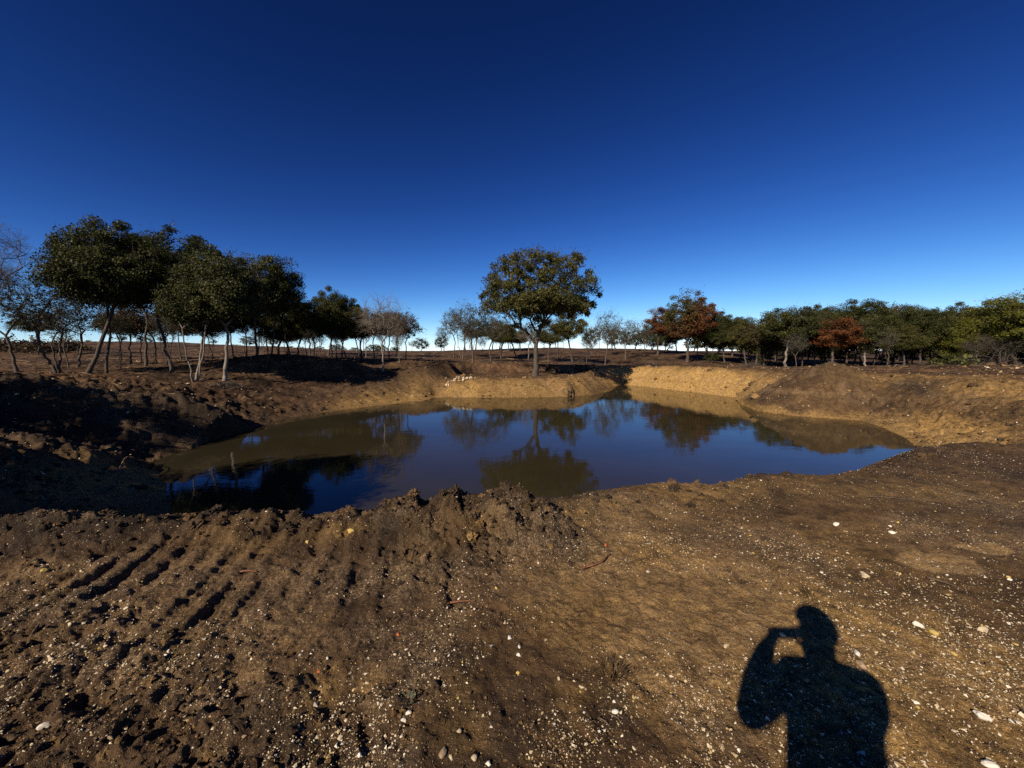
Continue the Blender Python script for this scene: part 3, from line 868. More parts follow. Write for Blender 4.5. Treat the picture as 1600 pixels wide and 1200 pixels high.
# grey stand behind the island oak
for kind, px, d, tp, w, lab in [
    ('grey', 708, 67, 482, 40, 'grey twiggy tree at the left end of the stand behind the island oak'),
    ('grey', 722, 62, 474, 46, 'grey twiggy tree with a rounded top left of the island oak'),
    ('grey', 739, 55, 468, 62, 'tallest grey tree, on a pale stem, left of the island oak'),
    ('grey', 768, 55, 488, 55, 'grey tree on a dark stem just left of the island oak'),
    ('olive', 783, 65, 500, 45, 'olive tree under the left side of the island oak crown'),
    ('olive', 806, 70, 505, 45, 'olive tree close behind the island oak trunk'),
    ('bare', 826, 62, 500, 35, 'pale bare stem curving beside the island oak trunk'),
    ('olive', 857, 59, 498, 45, 'small olive tree right of the island oak trunk'),
    ('grey', 873, 66, 496, 40, 'wispy tree right of the island oak trunk'),
    ('olive', 894, 60, 478, 50, 'green-topped tree on a dark stem under the right side of the island oak crown'),
    ('grey', 945, 60, 481, 44, 'fan-shaped grey-green tree alone on the hillside right of the island oak'),
    ('grey', 977, 72, 496, 42, 'twiggy grey tree right of the fan-shaped tree'),
    ('grey', 1005, 79, 499, 32, 'thin grey tree left of the russet trees'),
    ('round', 923, 100, 513, 30, 'dark round tree on the hill crest right of the island oak'),
    ('round', 960, 95, 514, 40, 'dark bushy tree on the crest behind the fan-shaped tree'),
    ('round', 992, 92, 516, 44, 'wide dark tree on the crest behind the thin grey ones'),
    ('red', 1027, 81, 482, 44, 'smaller russet-leaved oak on the hillside'),
    ('redgreen', 1073, 67, 456, 70, 'tall oak half russet and half green beyond the clay bank'),
    ('dense', 1089, 72, 470, 50, 'dark oak tucked behind the half russet one'),
    ('dense', 1131, 67, 488, 62, 'round dark oak right of the half russet one'),
    ('dense', 1155, 70, 498, 45, 'small dark oak with a straight stem near the leaning stems'),
    ('brown', 1180, 61, 506, 55, 'brown-grey tree with slanting stems at the left end of the right wood'),
    ('grey', 1202, 64, 505, 50, 'twiggy tree between slanting stems and the pale-limbed oak'),
    ('palestem', 1226, 55, 482, 70, 'oak with a pale branching trunk near the spoil mound'),
    ('dense', 1252, 57, 486, 55, 'slim-stemmed dark oak behind the spoil mound top'),
    ('dense', 1272, 59, 478, 60, 'dark oak rising left of the russet tree in the right wood'),
    ('red', 1300, 52, 498, 72, 'low russet oak at the front of the right wood'),
    ('dense', 1348, 58, 470, 70, 'tallest dark oak in the middle of the right wood'),
    ('palestem', 1353, 52, 500, 55, 'pale-trunked oak right of the low russet oak'),
    ('brown', 1378, 61, 477, 60, 'reddish grey-crowned tree among the dark oaks of the right wood'),
    ('olive', 1412, 49, 510, 50, 'slender olive tree on a pale kinked stem at the front of the right wood'),
    ('dense', 1437, 52, 482, 72, 'dark oak on a thick straight trunk in the right wood'),
    ('dense', 1476, 58, 476, 70, 'flat-topped dark oak of the right wood'),
    ('lime', 1502, 49, 500, 60, 'yellow-green bushy tree left of the right edge giant'),
    ('olive', 1540, 48, 492, 60, 'olive tree in front of the tallest yellow-green one'),
    ('lime', 1590, 46, 458, 130, 'tallest yellow-green tree at the right edge of the wood'),
    ('lime', 1640, 44, 490, 90, 'yellow-green bushy tree cut by the right edge of the picture')]:
    tree(kind, px, d, tp, w, lab)
for px, d, tp, w in [(702, 74, 500, 35), (730, 77, 500, 35), (750, 77, 503, 40), (775, 79, 506, 40), (795, 82, 507, 40), (760, 70, 496, 40), (820, 84, 512, 36), (845, 86, 515, 36)]:
    tree('grey' if px < 735 else 'olive', px + RT.uniform(-9, 9), d * RT.uniform(.9, 1.3), tp + RT.uniform(-8, 12), w * RT.uniform(.7, 1.2), 'slender tree in the back rank behind the island oak', 'slender trees behind the island oak')
for px, d, tp, w in [(1040, 94, 505, 40), (1056, 89, 508, 38), (1104, 84, 502, 45), (1018, 111, 514, 40), (1120, 89, 508, 40), (1143, 84, 508, 42), (1165, 81, 510, 42), (1190, 76, 508, 45), (1212, 73, 500, 45), (1236, 68, 492, 45), (1262, 70, 490, 45), (1290, 68, 482, 48),
                     (1315, 65, 480, 48), (1335, 70, 484, 50), (1365, 68, 482, 48), (1395, 62, 482, 55), (1420, 65, 480, 52), (1455, 62, 480, 52), (1485, 65, 484, 50), (1510, 59, 490, 55), (1535, 62, 488, 55), (1560, 57, 480, 60), (1580, 62, 486, 55), (1610, 54, 480, 60),
                     (1175, 101, 515, 40), (1220, 97, 512, 40), (1250, 100, 512, 40), (1300, 94, 508, 45), (1345, 94, 508, 45), (1400, 89, 508, 45), (1450, 89, 508, 45), (1500, 86, 508, 45), (1550, 84, 508, 45)]:
    tree('thick' if px % 3 else 'olive', px, d, tp + RT.uniform(-6, 8), w, 'dark oak in the back ranks of the right wood', 'dark oaks at the back of the right wood')
# trees beyond the left edge, whose shade lies on the left end of the pond
for (x, y, h) in [(-16.4, -1.2, 8), (-13.7, .7, 7.4), (-22.2, 6.3, 6.8), (-26.0, 6.6, 7.2), (-30.2, 6.4, 7.6)]:
    t = LIB['dense'][0]
    r = bpy.data.objects.new('oak_tree', None); COL.objects.link(r)
    r.location = (x, y, H1(x, y)); s = h / t['H']; r.scale = (s * 1.1, s * 1.1, s); r.rotation_euler = (0, 0, RT.uniform(0, 6))
    tag(r, 'oak outside the picture shading the left end of the pond', 'tree', 'oaks shading the left end of the pond')
    link('trunk', t['trunk'], r); link('branches', t['branches'], r); link('crown', t['crown'], r)

# ------------------------------------------------------------------ stones, grit and clods
RS = np.random.RandomState(77)

def ico(sub):
    import bmesh
    bm = bmesh.new()
    bmesh.ops.create_icosphere(bm, subdivisions=sub, radius=1.0)
    v = np.array([p.co[:] for p in bm.verts]); f = np.array([[q.index for q in t.verts] for t in bm.faces])
    bm.free()
    return v, f

def rock_shape(sub, seed, ang=.35):
    """an angular broken stone: a ball cut by random planes"""
    R = np.random.RandomState(seed)
    v, f = ico(sub)
    v = v.copy()
    for k in range(9):
        n = R.randn(3); n /= np.linalg.norm(n)
        h = .42 + .38 * R.rand()
        d = v @ n - h
        v -= np.where(d > 0, d, 0)[:, None] * n
    v += R.randn(*v.shape) * .03
    return v * (np.array([1, .75, .55]) * (1 + ang * (R.rand(3) - .5))), f

def scatter_mesh(name, shapes, pos, size, m, val, flatten=1.0, sink=.25, smooth_shade=False, vcol='leaf'):
    """all the pieces as one mesh"""
    V, F, A, nb = [], [], [], 0
    n = len(pos)
    which = RS.randint(0, len(shapes), n)
    for si, (sv, sf) in enumerate(shapes):
        ix = np.where(which == si)[0]
        k = len(ix)
        if not k: continue
        a = RS.rand(k) * 6.283; tilt = RS.randn(k) * .35
        c, s_ = np.cos(a), np.sin(a)
        ct, st = np.cos(tilt), np.sin(tilt)
        x = sv[None, :, 0] * ct[:, None] - sv[None, :, 2] * st[:, None]
        z = sv[None, :, 0] * st[:, None] + sv[None, :, 2] * ct[:, None]
        y = np.repeat(sv[None, :, 1], k, 0)
        X = (x * c[:, None] - y * s_[:, None]) * size[ix][:, None] + pos[ix][:, 0:1]
        Y = (x * s_[:, None] + y * c[:, None]) * size[ix][:, None] + pos[ix][:, 1:2]
        Z = z * size[ix][:, None] * flatten + pos[ix][:, 2:3] + size[ix][:, None] * (.5 - sink) * .5
        V.append(np.stack([X, Y, Z], 2).reshape(-1, 3))
        F.append((sf[None] + (np.arange(k) * len(sv))[:, None, None] + nb).reshape(-1, 3))
        A.append(np.repeat(val[ix], len(sv), axis=0))
        nb += k * len(sv)
    me = mesh_np(name, np.concatenate(V), np.concatenate(F), [m], smooth_shade)
    vattr(me, vcol, np.concatenate(A))
    return me

def stone_material():
    m, n, l, b = mat('pale_stone')
    at = n.new('ShaderNodeAttribute'); at.attribute_name = 'leaf'
    sep = n.new('ShaderNodeSeparateColor'); l.new(at.outputs['Color'], sep.inputs[0])
    c = ramp(n, l, sep.outputs[0], [(0, (.13, .085, .045)), (.28, (.24, .155, .075)), (.5, (.42, .31, .15)), (.72, (.56, .46, .30)), (1, (.70, .64, .52))])
    tc = n.new('ShaderNodeNewGeometry').outputs['Position']
    g = ramp(n, l, noise(n, l, tc, 90, 4, .7), [(.3, (.68, .64, .58)), (.65, (1.08, 1.06, 1.04))])
    l.new(mixc(n, l, 1.0, c, g, 'MULTIPLY'), b.inputs['Base Color'])
    b.inputs['Roughness'].default_value = .8
    b.inputs['Specular IOR Level'].default_value = .3
    return m
M_STONE = stone_material()
M_WHITE = simple('white_stone', (.50, .45, .36), (.74, .70, .60), 30, .75, .4, .004)
M_CREAM = simple('cream_stone', (.38, .30, .18), (.60, .50, .32), 30, .8, .4, .004)
M_YELLOW = simple('yellow_stone', (.36, .24, .06), (.56, .42, .13), 30, .8, .4, .004)
M_TAN = simple('tan_stone', (.22, .15, .08), (.42, .31, .19), 25, .85, .5, .004)
M_ORANGE = simple('fired_clay', (.30, .075, .02), (.45, .14, .045), 30, .85, .4, .004)
M_STICK = simple('weathered_stick', (.045, .03, .02), (.14, .09, .055), 40, .85, .4, .003)
M_REDSTICK = simple('red_brown_stick', (.10, .04, .02), (.22, .10, .05), 40, .85, .4, .003)

octs = []
for k in range(6):
    R = np.random.RandomState(300 + k)
    v = np.array([[1, 0, 0], [-1, 0, 0], [0, 1, 0], [0, -1, 0], [0, 0, 1], [0, 0, -1]], float) * (np.array([1, .75, .55]))
    v = v + R.randn(6, 3) * .22
    f = np.array([[0, 2, 4], [2, 1, 4], [1, 3, 4], [3, 0, 4], [2, 0, 5], [1, 2, 5], [3, 1, 5], [0, 3, 5]])
    octs.append((v, f))
icos1 = [rock_shape(1, 400 + k) for k in range(6)]

def screen_pts(n, x0, x1, y0, y1, z=0.0):
    px, py = RS.uniform(x0, x1, n), RS.uniform(y0, y1, n)
    dx, dy = (px - 800) / FPX, (600 - py) / FPX
    c, s_ = math.cos(PITCH), math.sin(PITCH)
    t = (z - EYE) / (-s_ + c * dy)
    return dx * t, (c + s_ * dy) * t

def near_keep(x, y, zz):
    """thin the grit out in the smooth trodden places and gather it in drifts"""
    g = .36 + .10 * smooth(-1.5, 1.0, x) + .8 * fbm(x, y, .55, 201, 4) + .35 * vn(x, y, .16, 203)
    for (a, b, rx, ry) in [(1010, 930, .75, .5), (560, 965, .45, .3), (430, 860, .8, .3), (1300, 800, .9, .3), (1460, 870, .5, .25)]:
        p = P(a, b, 0)
        g -= .8 * np.exp(-(((x - p[0]) / rx) ** 2 + ((y - p[1]) / ry) ** 2))
    for (a, b, rx, ry, v) in [(960, 890, .5, .3, .5), (1300, 880, 1.4, .6, .35), (1500, 1010, .8, .4, .3), (1400, 780, 2, .5, .3), (900, 810, .5, .3, .4), (330, 1050, .6, .3, .3), (60, 920, .3, .2, .5)]:
        p = P(a, b, 0)
        g += v * np.exp(-(((x - p[0]) / rx) ** 2 + ((y - p[1]) / ry) ** 2))
    return g

x1, y1 = screen_pts(52000, -60, 1660, 790, 1240)
th = RS.uniform(-1.0, 1.0, 72000); rr = np.sqrt(RS.uniform(1.2, 95, 72000))
x = np.concatenate([x1, rr * np.sin(th)]); y = np.concatenate([y1, rr * np.cos(th)])
k = RS.rand(len(x)) < near_keep(x, y, 0)
x, y = x[k], y[k]
z = terrain(x, y)
k = z > -1.2
x, y, z = x[k], y[k], z[k]
n = len(x)
size = np.clip(.0028 * np.exp(RS.randn(n) * .55), .0018, .014)
val = np.clip(.2 + .8 * RS.beta(1.8, 1.1, n), 0, 1)
val = np.stack([val, val, val, np.ones(n)], 1)
tag(link('gravel', scatter_mesh('gravel', octs, np.stack([x, y, z], 1), size, M_STONE, val, 1.0, .3)),
    'pale grit and small chips scattered over the near bank', 'gravel', kind='stuff')

# pebbles a size larger
x1, y1 = screen_pts(1000, -60, 1660, 790, 1240)
th = RS.uniform(-1.0, 1.0, 3000); rr = np.sqrt(RS.uniform(1.2, 120, 3000))
x = np.concatenate([x1, rr * np.sin(th)]); y = np.concatenate([y1, rr * np.cos(th)])
k = RS.rand(len(x)) < near_keep(x, y, 0) * .9
x, y = x[k], y[k]; z = terrain(x, y); k = z > -1.2; x, y, z = x[k], y[k], z[k]; n = len(x)
size = np.clip(.0068 * np.exp(RS.randn(n) * .40), .004, .016)
val = np.clip(.25 + .75 * RS.beta(1.6, 1.2, n), 0, 1)
tag(link('pebbles', scatter_mesh('pebbles', icos1, np.stack([x, y, z], 1), size, M_STONE, np.stack([val, val, val, np.ones(n)], 1))),
    'cream and white pebbles lying thickly over the near bank', 'pebbles', kind='stuff')

# rubble on the far banks, the spoil mound and the left shore
def far_pts():
    xs, ys = [], []
    for (a0, a1, b0, b1, zz, nn) in [(1150, 1640, 575, 710, -1.2, 2600), (960, 1250, 572, 625, -1.0, 700), (690, 960, 585, 622, -1.4, 500), (280, 700, 590, 660, -1.4, 500), (-60, 330, 610, 760, -.9, 1500), (-60, 420, 560, 640, -.3, 500), (0, 1600, 550, 580, -.2, 500)]:
        a, b = screen_pts(nn, a0, a1, b0, b1, zz); xs.append(a); ys.append(b)
    return np.concatenate(xs), np.concatenate(ys)
x, y = far_pts()
z = terrain(x, y); k = (z > WATER + .03) & (y > 7) & (y < 70); x, y, z = x[k], y[k], z[k]; n = len(x)
size = np.clip(.022 * np.exp(RS.randn(n) * .5), .01, .11) * np.clip(y / 16, .7, 1.6)
val = np.clip(.15 + .85 * RS.beta(1.2, 1.4, n), 0, 1)
tag(link('rubble', scatter_mesh('rubble', octs, np.stack([x, y, z], 1), size, M_STONE, np.stack([val, val, val, np.ones(n)], 1))),
    'pale stone rubble mixed into the dug banks beyond the water', 'rubble', kind='stuff')

# crumbs of the soil itself
x1, y1 = screen_pts(15000, -60, 1660, 790, 1240)
th = RS.uniform(-1.0, 1.0, 12000); rr = np.sqrt(RS.uniform(1.2, 80, 12000))
x = np.concatenate([x1, rr * np.sin(th)]); y = np.concatenate([y1, rr * np.cos(th)])
z = terrain(x, y); k = z > -1.2; x, y, z = x[k], y[k], z[k]; n = len(x)
size = np.clip(.0042 * np.exp(RS.randn(n) * .5), .002, .016)
tag(link('soil_crumbs', scatter_mesh('soil_crumbs', octs, np.stack([x, y, z], 1), size, M_SOIL, np.stack([RS.rand(n) * .5, np.clip(RS.rand(n) * 1.5 - .6, 0, 1), RS.rand(n) * .5, np.zeros(n)], 1), 1.0, .4, False, 'soil')),
    'loose brown crumbs of soil lying all over the near bank', 'soil crumbs', kind='stuff')

# clods of dark earth
def clod_shape(seed, sub=2):
    R = np.random.RandomState(seed)
    v, f = ico(sub)
    o = R.rand(3) * 40
    d = 1 + .45 * vn(v[:, 0] + o[0] + .6 * v[:, 2], v[:, 1] + o[1] - .5 * v[:, 2], .75, seed) + .34 * vn(v[:, 0] * 1.3 + o[2] - v[:, 2], v[:, 1] + v[:, 2] + o[0], .33, seed + 1) + .15 * R.randn(len(v))
    return v * d[:, None] * np.array([1, .9, .72]), f
clods = [clod_shape(500 + k) for k in range(8)]
pts, sz = [], []
for i in range(len(CREST) - 1):
    (ax, ay), (bx, by) = CREST[i], CREST[i + 1]
    L = math.hypot(bx - ax, by - ay); a = (CREST_A[i] + CREST_A[i + 1]) / 2
    for q in range(int(L * 200 * a)):
        t = RS.rand()
        nx, ny = -(by - ay) / L, (bx - ax) / L
        o = RS.randn() * .22
        pts.append((ax + (bx - ax) * t + nx * o, ay + (by - ay) * t + ny * o)); sz.append(np.clip(.0145 * math.exp(RS.randn() * .6), .005, .06))
x1, y1 = screen_pts(6000, -60, 1660, 800, 1230)
zz, d_, i_, cd_, ca_ = macro(x1, y1)
cm = clodmask(x1, y1, cd_, ca_)
k = RS.rand(len(x1)) < np.clip(cm - .2, 0, 1) * .75
for a, b in zip(x1[k], y1[k]):
    pts.append((a, b)); sz.append(np.clip(.0125 * math.exp(RS.randn() * .5), .005, .04))
pts = np.array(pts); sz = np.array(sz)
z = terrain(pts[:, 0], pts[:, 1])
n = len(pts)
oc = np.clip(RS.rand(n) * 1.6 - 1.15, 0, 1); dk = np.clip(.25 + .8 * RS.rand(n), 0, 1) * (oc < .05)
big = np.argsort(-sz)[:70]
rest = np.setdiff1d(np.arange(n), big)
sv = np.stack([oc, dk, np.clip(RS.rand(n) * .8 - .3, 0, 1), np.zeros(n)], 1)
tag(link('clods', scatter_mesh('clods', clods, np.column_stack([pts, z])[rest], sz[rest], M_SOIL, sv[rest], .9, .7, False, 'soil')),
    'crumbled clods of dark earth along the near crest and tracks', 'clods', kind='stuff')
# the largest ones singly
cl_mesh = []
for k in range(8):
    v, f = clod_shape(600 + k, 3)
    for tone, sa in (('dark', (0, .85, .1, 0)), ('ochre', (.7, 0, .2, 0)), ('brown', (.1, .35, .3, 0))):
        me = mesh_np('clod_' + tone, v, f, [M_SOIL], False)
        vattr(me, 'soil', np.tile(sa, (len(v), 1))); cl_mesh.append((tone, me))
OCH = [P(530, 815, .1), P(515, 830, .08), P(405, 787, .1), P(745, 822, .1), P(640, 815, .1)]
for q, i in enumerate(big):
    tone = 'ochre' if min(np.hypot(*(pts[i] - o)) for o in OCH) < .16 else ('brown' if RS.rand() < .35 else 'dark')
    me = RS.permutation(len(cl_mesh))
    me = next(cl_mesh[j][1] for j in me if cl_mesh[j][0] == tone)
    o = link('dirt_clod', me, None, (pts[i][0], pts[i][1], z[i] + sz[i] * .02))
    o.scale = (sz[i],) * 3; o.rotation_euler = (RS.randn() * .3, RS.randn() * .3, RS.rand() * 6.28)
    tag(o, {'dark': 'lump of dark crumbly earth on the crest of the near bank', 'brown': 'lump of brown earth on the crest of the near bank', 'ochre': 'lump of yellow clay on the crest of the near bank'}[tone], 'clod', 'lumps of earth along the near crest')
# larger clods on the left shore, the heaps and the right slope
xs, ys = [], []
for (a0, a1, b0, b1, zz, nn) in [(-60, 390, 605, 770, -.6, 1100), (380, 700, 555, 600, .3, 350), (280, 700, 590, 655, -1.4, 350), (1380, 1650, 590, 700, -1, 700), (1150, 1400, 578, 655, -.8, 300), (690, 950, 590, 620, -1.3, 200), (960, 1200, 575, 620, -1, 200), (0, 1600, 548, 575, 0, 500)]:
    a, b = screen_pts(nn, a0, a1, b0, b1, zz); xs.append(a); ys.append(b)
x, y = np.concatenate(xs), np.concatenate(ys)
z = terrain(x, y); k = (z > WATER + .05) & (y > 7) & (y < 75); x, y, z = x[k], y[k], z[k]; n = len(x)
size = np.clip(.045 * np.exp(RS.randn(n) * .6), .015, .2) * np.clip(y / 18, .6, 1.8)
lf = smooth(-7, -12, x)
oc = np.clip(RS.rand(n) * 1.2 - .5, 0, 1) * (1 - lf); dk = np.clip(RS.rand(n) * .9 + .2 * lf, 0, 1) * (oc < .1)
tag(link('earth_lumps', scatter_mesh('earth_lumps', clods, np.column_stack([x, y, z]), size, M_SOIL, np.stack([oc, dk, RS.rand(n) * .4, (y > 42) * .8], 1), .8, .45, True, 'soil')),
    'rough lumps of dug earth on the banks and heaps round the pond', 'earth lumps', kind='stuff')

# stones one can point to: (px, py, size px, material, label)
st_shapes = [mesh_np('stone', *rock_shape(2, 700 + k), [M_WHITE], False) for k in range(10)]
def stone(px, py, spx, m, label, group=None, k=None, long=1.0, rot=None):
    p = P(px, py, 0)
    for _ in range(3):
        zz = H1(p[0], p[1]); p = P(px, py, zz)
    zz = H1(p[0], p[1])
    r = spx * .5 / FPX * np.linalg.norm([p[0], p[1], zz - EYE]) * .82
    me = st_shapes[RS.randint(len(st_shapes)) if k is None else k]
    key = me.name + m.name
    if me.materials[0] != m:
        c = bpy.data.meshes.get(key) or me.copy(); c.name = key; c.materials[0] = m; me = c
    o = link('stone', me, None, (p[0], p[1], zz + r * .04))
    o.scale = (r * long, r, r * 1.1); o.rotation_euler = (RS.randn() * .2, RS.randn() * .2, RS.rand() * 6.28 if rot is None else rot)
    tag(o, label, 'stone', group)
    return o
for a in [
    (796, 996, 12, M_WHITE, 'bright white rounded stone, topmost of the white trio in the middle foreground'),
    (812, 1011, 8, M_WHITE, 'small three-cornered white stone between the two larger of the trio'),
    (811, 1024, 11, M_WHITE, 'white upright stone, lowest of the trio in the middle foreground'),
    (841, 878, 7, M_WHITE, 'round white stone by itself on the smooth soil below the crest'),
    (829, 888, 6, M_CREAM, 'small cream stone just below the round white one'),
    (776, 919, 9, M_YELLOW, 'yellow chip at the foot of the dark clods'),
    (741, 952, 7, M_CREAM, 'cream stone beside the thin red-brown stick'),
    (809, 1052, 8, M_YELLOW, 'square yellow stone with a dark lump behind it'),
    (723, 1032, 7, M_YELLOW, 'round yellow stone left of the white trio'),
    (909, 1074, 12, M_CREAM, 'two-toned cream stone under the dark grass tuft'),
    (873, 1061, 8, M_CREAM, 'cream pebble-shaped stone left of the two-toned one'),
    (854, 1000, 7, M_TAN, 'flat pink-tan stone right of the white trio'),
    (961, 1113, 11, M_WHITE, 'white stone with a small stick pointing at it'),
    (638, 1114, 10, M_WHITE, 'white stone just below the green weed'),
    (631, 1126, 9, M_WHITE, 'white stone lower left of the weed, touching the one above'),
    (718, 1142, 11, M_CREAM, 'long cream stone standing on end in the brown soil'),
    (691, 1178, 20, M_TAN, 'largest tan stone at the bottom edge of the picture'),
    (705, 1184, 9, M_CREAM, 'small cream stone touching the largest tan one'),
    (742, 1183, 13, M_CREAM, 'knobbly cream stone right of the largest tan one'),
    (763, 1193, 11, M_WHITE, 'white stone at the bottom edge right of the knobbly one'),
    (562, 1180, 10, M_WHITE, 'white stone at the bottom edge left of the largest tan one'),
    (70, 1137, 12, M_WHITE, 'white stone lying alone in the lower left corner'),
    (80, 1032, 9, M_CREAM, 'cream stone casting a shade near the left edge'),
    (264, 1019, 9, M_WHITE, 'flaky white stone on the pale gritty strip'),
    (1136, 1008, 13, M_CREAM, 'round cream stone left of the standing shadow'),
    (1347, 1041, 19, M_TAN, 'big flat tan stone at the shoulder of the standing shadow'),
    (1338, 1020, 12, M_WHITE, 'flat white stone just above the big flat tan one'),
    (1222, 993, 10, M_CREAM, 'cream stone inside the gap of the standing shadow'),
    (1306, 820, 11, M_WHITE, 'flat white slab on the slope above the dried silt hollow'),
    (1394, 833, 9, M_WHITE, 'white stone between the flat slab and the dried silt hollow'),
    (1352, 900, 16, M_CREAM, 'long cream stone left of the dried silt hollow'),
    (1455, 986, 16, M_YELLOW, 'long yellowish stone lying beside a white one on the right'),
    (1436, 978, 12, M_WHITE, 'white stone at the end of the long yellowish one'),
    (1533, 985, 14, M_CREAM, 'cream stone with a dark side near the right edge'),
    (1548, 1198, 15, M_WHITE, 'white stone cut by the bottom edge near the right corner'),
    (1432, 1098, 9, M_WHITE, 'small white stone right of the standing shadow'),
    (1128, 1166, 11, M_TAN, 'tan stone at the bottom left of the standing shadow'),
    (947, 852, 9, M_ORANGE, 'orange fired-clay fragment on the crest'),
    (622, 992, 7, M_ORANGE, 'small orange-red fragment in the dark crumbly patch'),
    (498, 1050, 8, M_ORANGE, 'orange stone beside a deep shaded hole'),
    (548, 830, 14, M_YELLOW, 'yellow clay stone among the ochre lumps on the crest'),
    (70, 900, 9, M_YELLOW, 'yellow-cream stone in front of a black clod by the left edge'),
    (480, 845, 10, M_YELLOW, 'yellow stone standing up at the foot of the crest lumps'),
]:
    stone(*a)
for a in [(1538, 1122, 15, M_WHITE, 'bone-shaped white shard near the right bottom corner', None, 3, 1.5, -.6)]:
    stone(*a)
for k in range(225):
    while True:
        px, py = RS.uniform(-20, 1620), RS.uniform(800, 1200)
        p = P(px, py, 0)
        if RS.rand() < near_keep(np.array([p[0]]), np.array([p[1]]), 0)[0] + .1 and not (1150 < px < 1390 and py > 945): break
    m = [M_WHITE, M_CREAM, M_CREAM, M_YELLOW, M_TAN][RS.randint(5)]
    w = {'white_stone': 'white', 'cream_stone': 'cream', 'yellow_stone': 'yellow', 'tan_stone': 'tan'}[m.name]
    stone(px, py, RS.uniform(3.2, 6.2) * (.7 + .6 * (py - 760) / 440), m, 'small %s stone scattered on the bare soil of the near bank' % w, 'small %s stones on the near bank' % w)
# white rocks piled beside the island
rp = P(720, 588, -.65)
pile = bpy.data.objects.new('rock_pile', None); COL.objects.link(pile); pile.location = (rp[0], rp[1], H1(rp[0], rp[1]))
tag(pile, 'low heap of broken white rocks at the inner end of the island', 'rock pile')
rock_mesh = []
for k in range(10):
    c = st_shapes[k].copy(); c.name = 'rock'; c.materials[0] = M_CREAM if k % 3 else M_TAN; rock_mesh.append(c)
for k in range(46):
    a, b = RS.uniform(-1, 1), RS.uniform(-1, 1)
    r = RS.uniform(.08, .17)
    X, Y = rp[0] + a * 1.25, rp[1] + b * .7 + a * .35
    o = link('rock', rock_mesh[k % 10], pile, (X - rp[0], Y - rp[1], H1(X, Y) - pile.location.z + r * .3 + (1 - abs(a)) * .12))
    o.scale = (r, r, r * 1.1); o.rotation_euler = (RS.rand() * 6, RS.rand() * 6, RS.rand() * 6)

# ------------------------------------------------------------------ sticks, weeds, stump, brush
def stick(pa, pb, wpx, m, label, sag=.0, forks=1, lift=.01):
    w = Wood()
    a2, b2 = P(*pa, 0), P(*pb, 0)
    k = 7
    base = np.array([a2[0], a2[1], H1(*a2)])
    r0 = wpx * .30 / FPX * np.linalg.norm(base - np.array([0, 0, EYE]))
    L = np.linalg.norm(b2 - a2); nrm = np.array([-(b2 - a2)[1], (b2 - a2)[0]]) / (L + 1e-9)
    q = []
    for i in range(k + 1):
        t = i / k
        c = a2 + (b2 - a2) * t + nrm * L * (sag * math.sin(math.pi * t) + RS.randn() * .008)
        q.append(np.array([c[0], c[1], base[2] * (1 - t) + H1(*b2) * t + r0 * 1.2 + lift * .5 * math.sin(math.pi * t)]) - base)
    for i in range(k):
        w.seg(q[i], q[i + 1] - q[i], r0 * (1 - .55 * i / k), q[i + 1], q[i + 1] - q[i], r0 * (1 - .55 * (i + 1) / k), 6)
    for f_ in range(forks):
        i = RS.randint(2, k - 1)
        d = (q[i + 1] - q[i]); d /= np.linalg.norm(d); d = d + np.array([nrm[0], nrm[1], .3]) * (.7 if RS.rand() < .5 else -.7)
        w.seg(q[i], d, r0 * .5, q[i] + d * L * .16, d, r0 * .25, 5)
    tag(link('stick', w.mesh('stick', m), None, tuple(base)), label, 'stick')
stick((1449, 902), (1502, 920), 4, M_STICK, 'dark stick below the dried silt hollow on the right', .0)
stick((908, 893), (953, 872), 7, M_REDSTICK, 'curved brown stick lying on the crest by the orange fragment', -.12, 0)
stick((703, 940), (742, 944), 5, M_REDSTICK, 'thin red-brown stick at the foot of the dark clods', .0, 0)
stick((1300, 925), (1316, 932), 3, M_STICK, 'short dark twig above the head of the standing shadow', .05, 0)
stick((936, 1125), (953, 1140), 4, M_STICK, 'short dark stick in the bottom middle', 0, 1)
stick((955, 1122), (972, 1138), 3, M_STICK, 'thin twig beside the white stone in the bottom middle', .03, 0)
stick((45, 1016), (62, 980), 6, M_STICK, 'black charred stick lying near the left edge', .02, 0)
stick((376, 893), (402, 896), 4, M_REDSTICK, 'pale brown stick on the machine tracks', 0, 0)
stick((1590, 1105), (1604, 1130), 3, M_STICK, 'bent twig at the right edge', .1, 1)
stick((1350, 777), (1480, 788), 2.2, M_STICK, 'long dark twig lying across the right slope', .02, 2)
stick((55, 680), (85, 692), 2.6, M_TAN, 'pale thin branch lying on the left shore')
stick((6, 650), (42, 668), 2.6, M_STICK, 'grey branch poking out of the left spoil heap', 0, 2, .3)
stick((178, 640), (196, 630), 2.0, M_TAN, 'pale twig sticking out of the shaded left heap', 0, 0, .3)

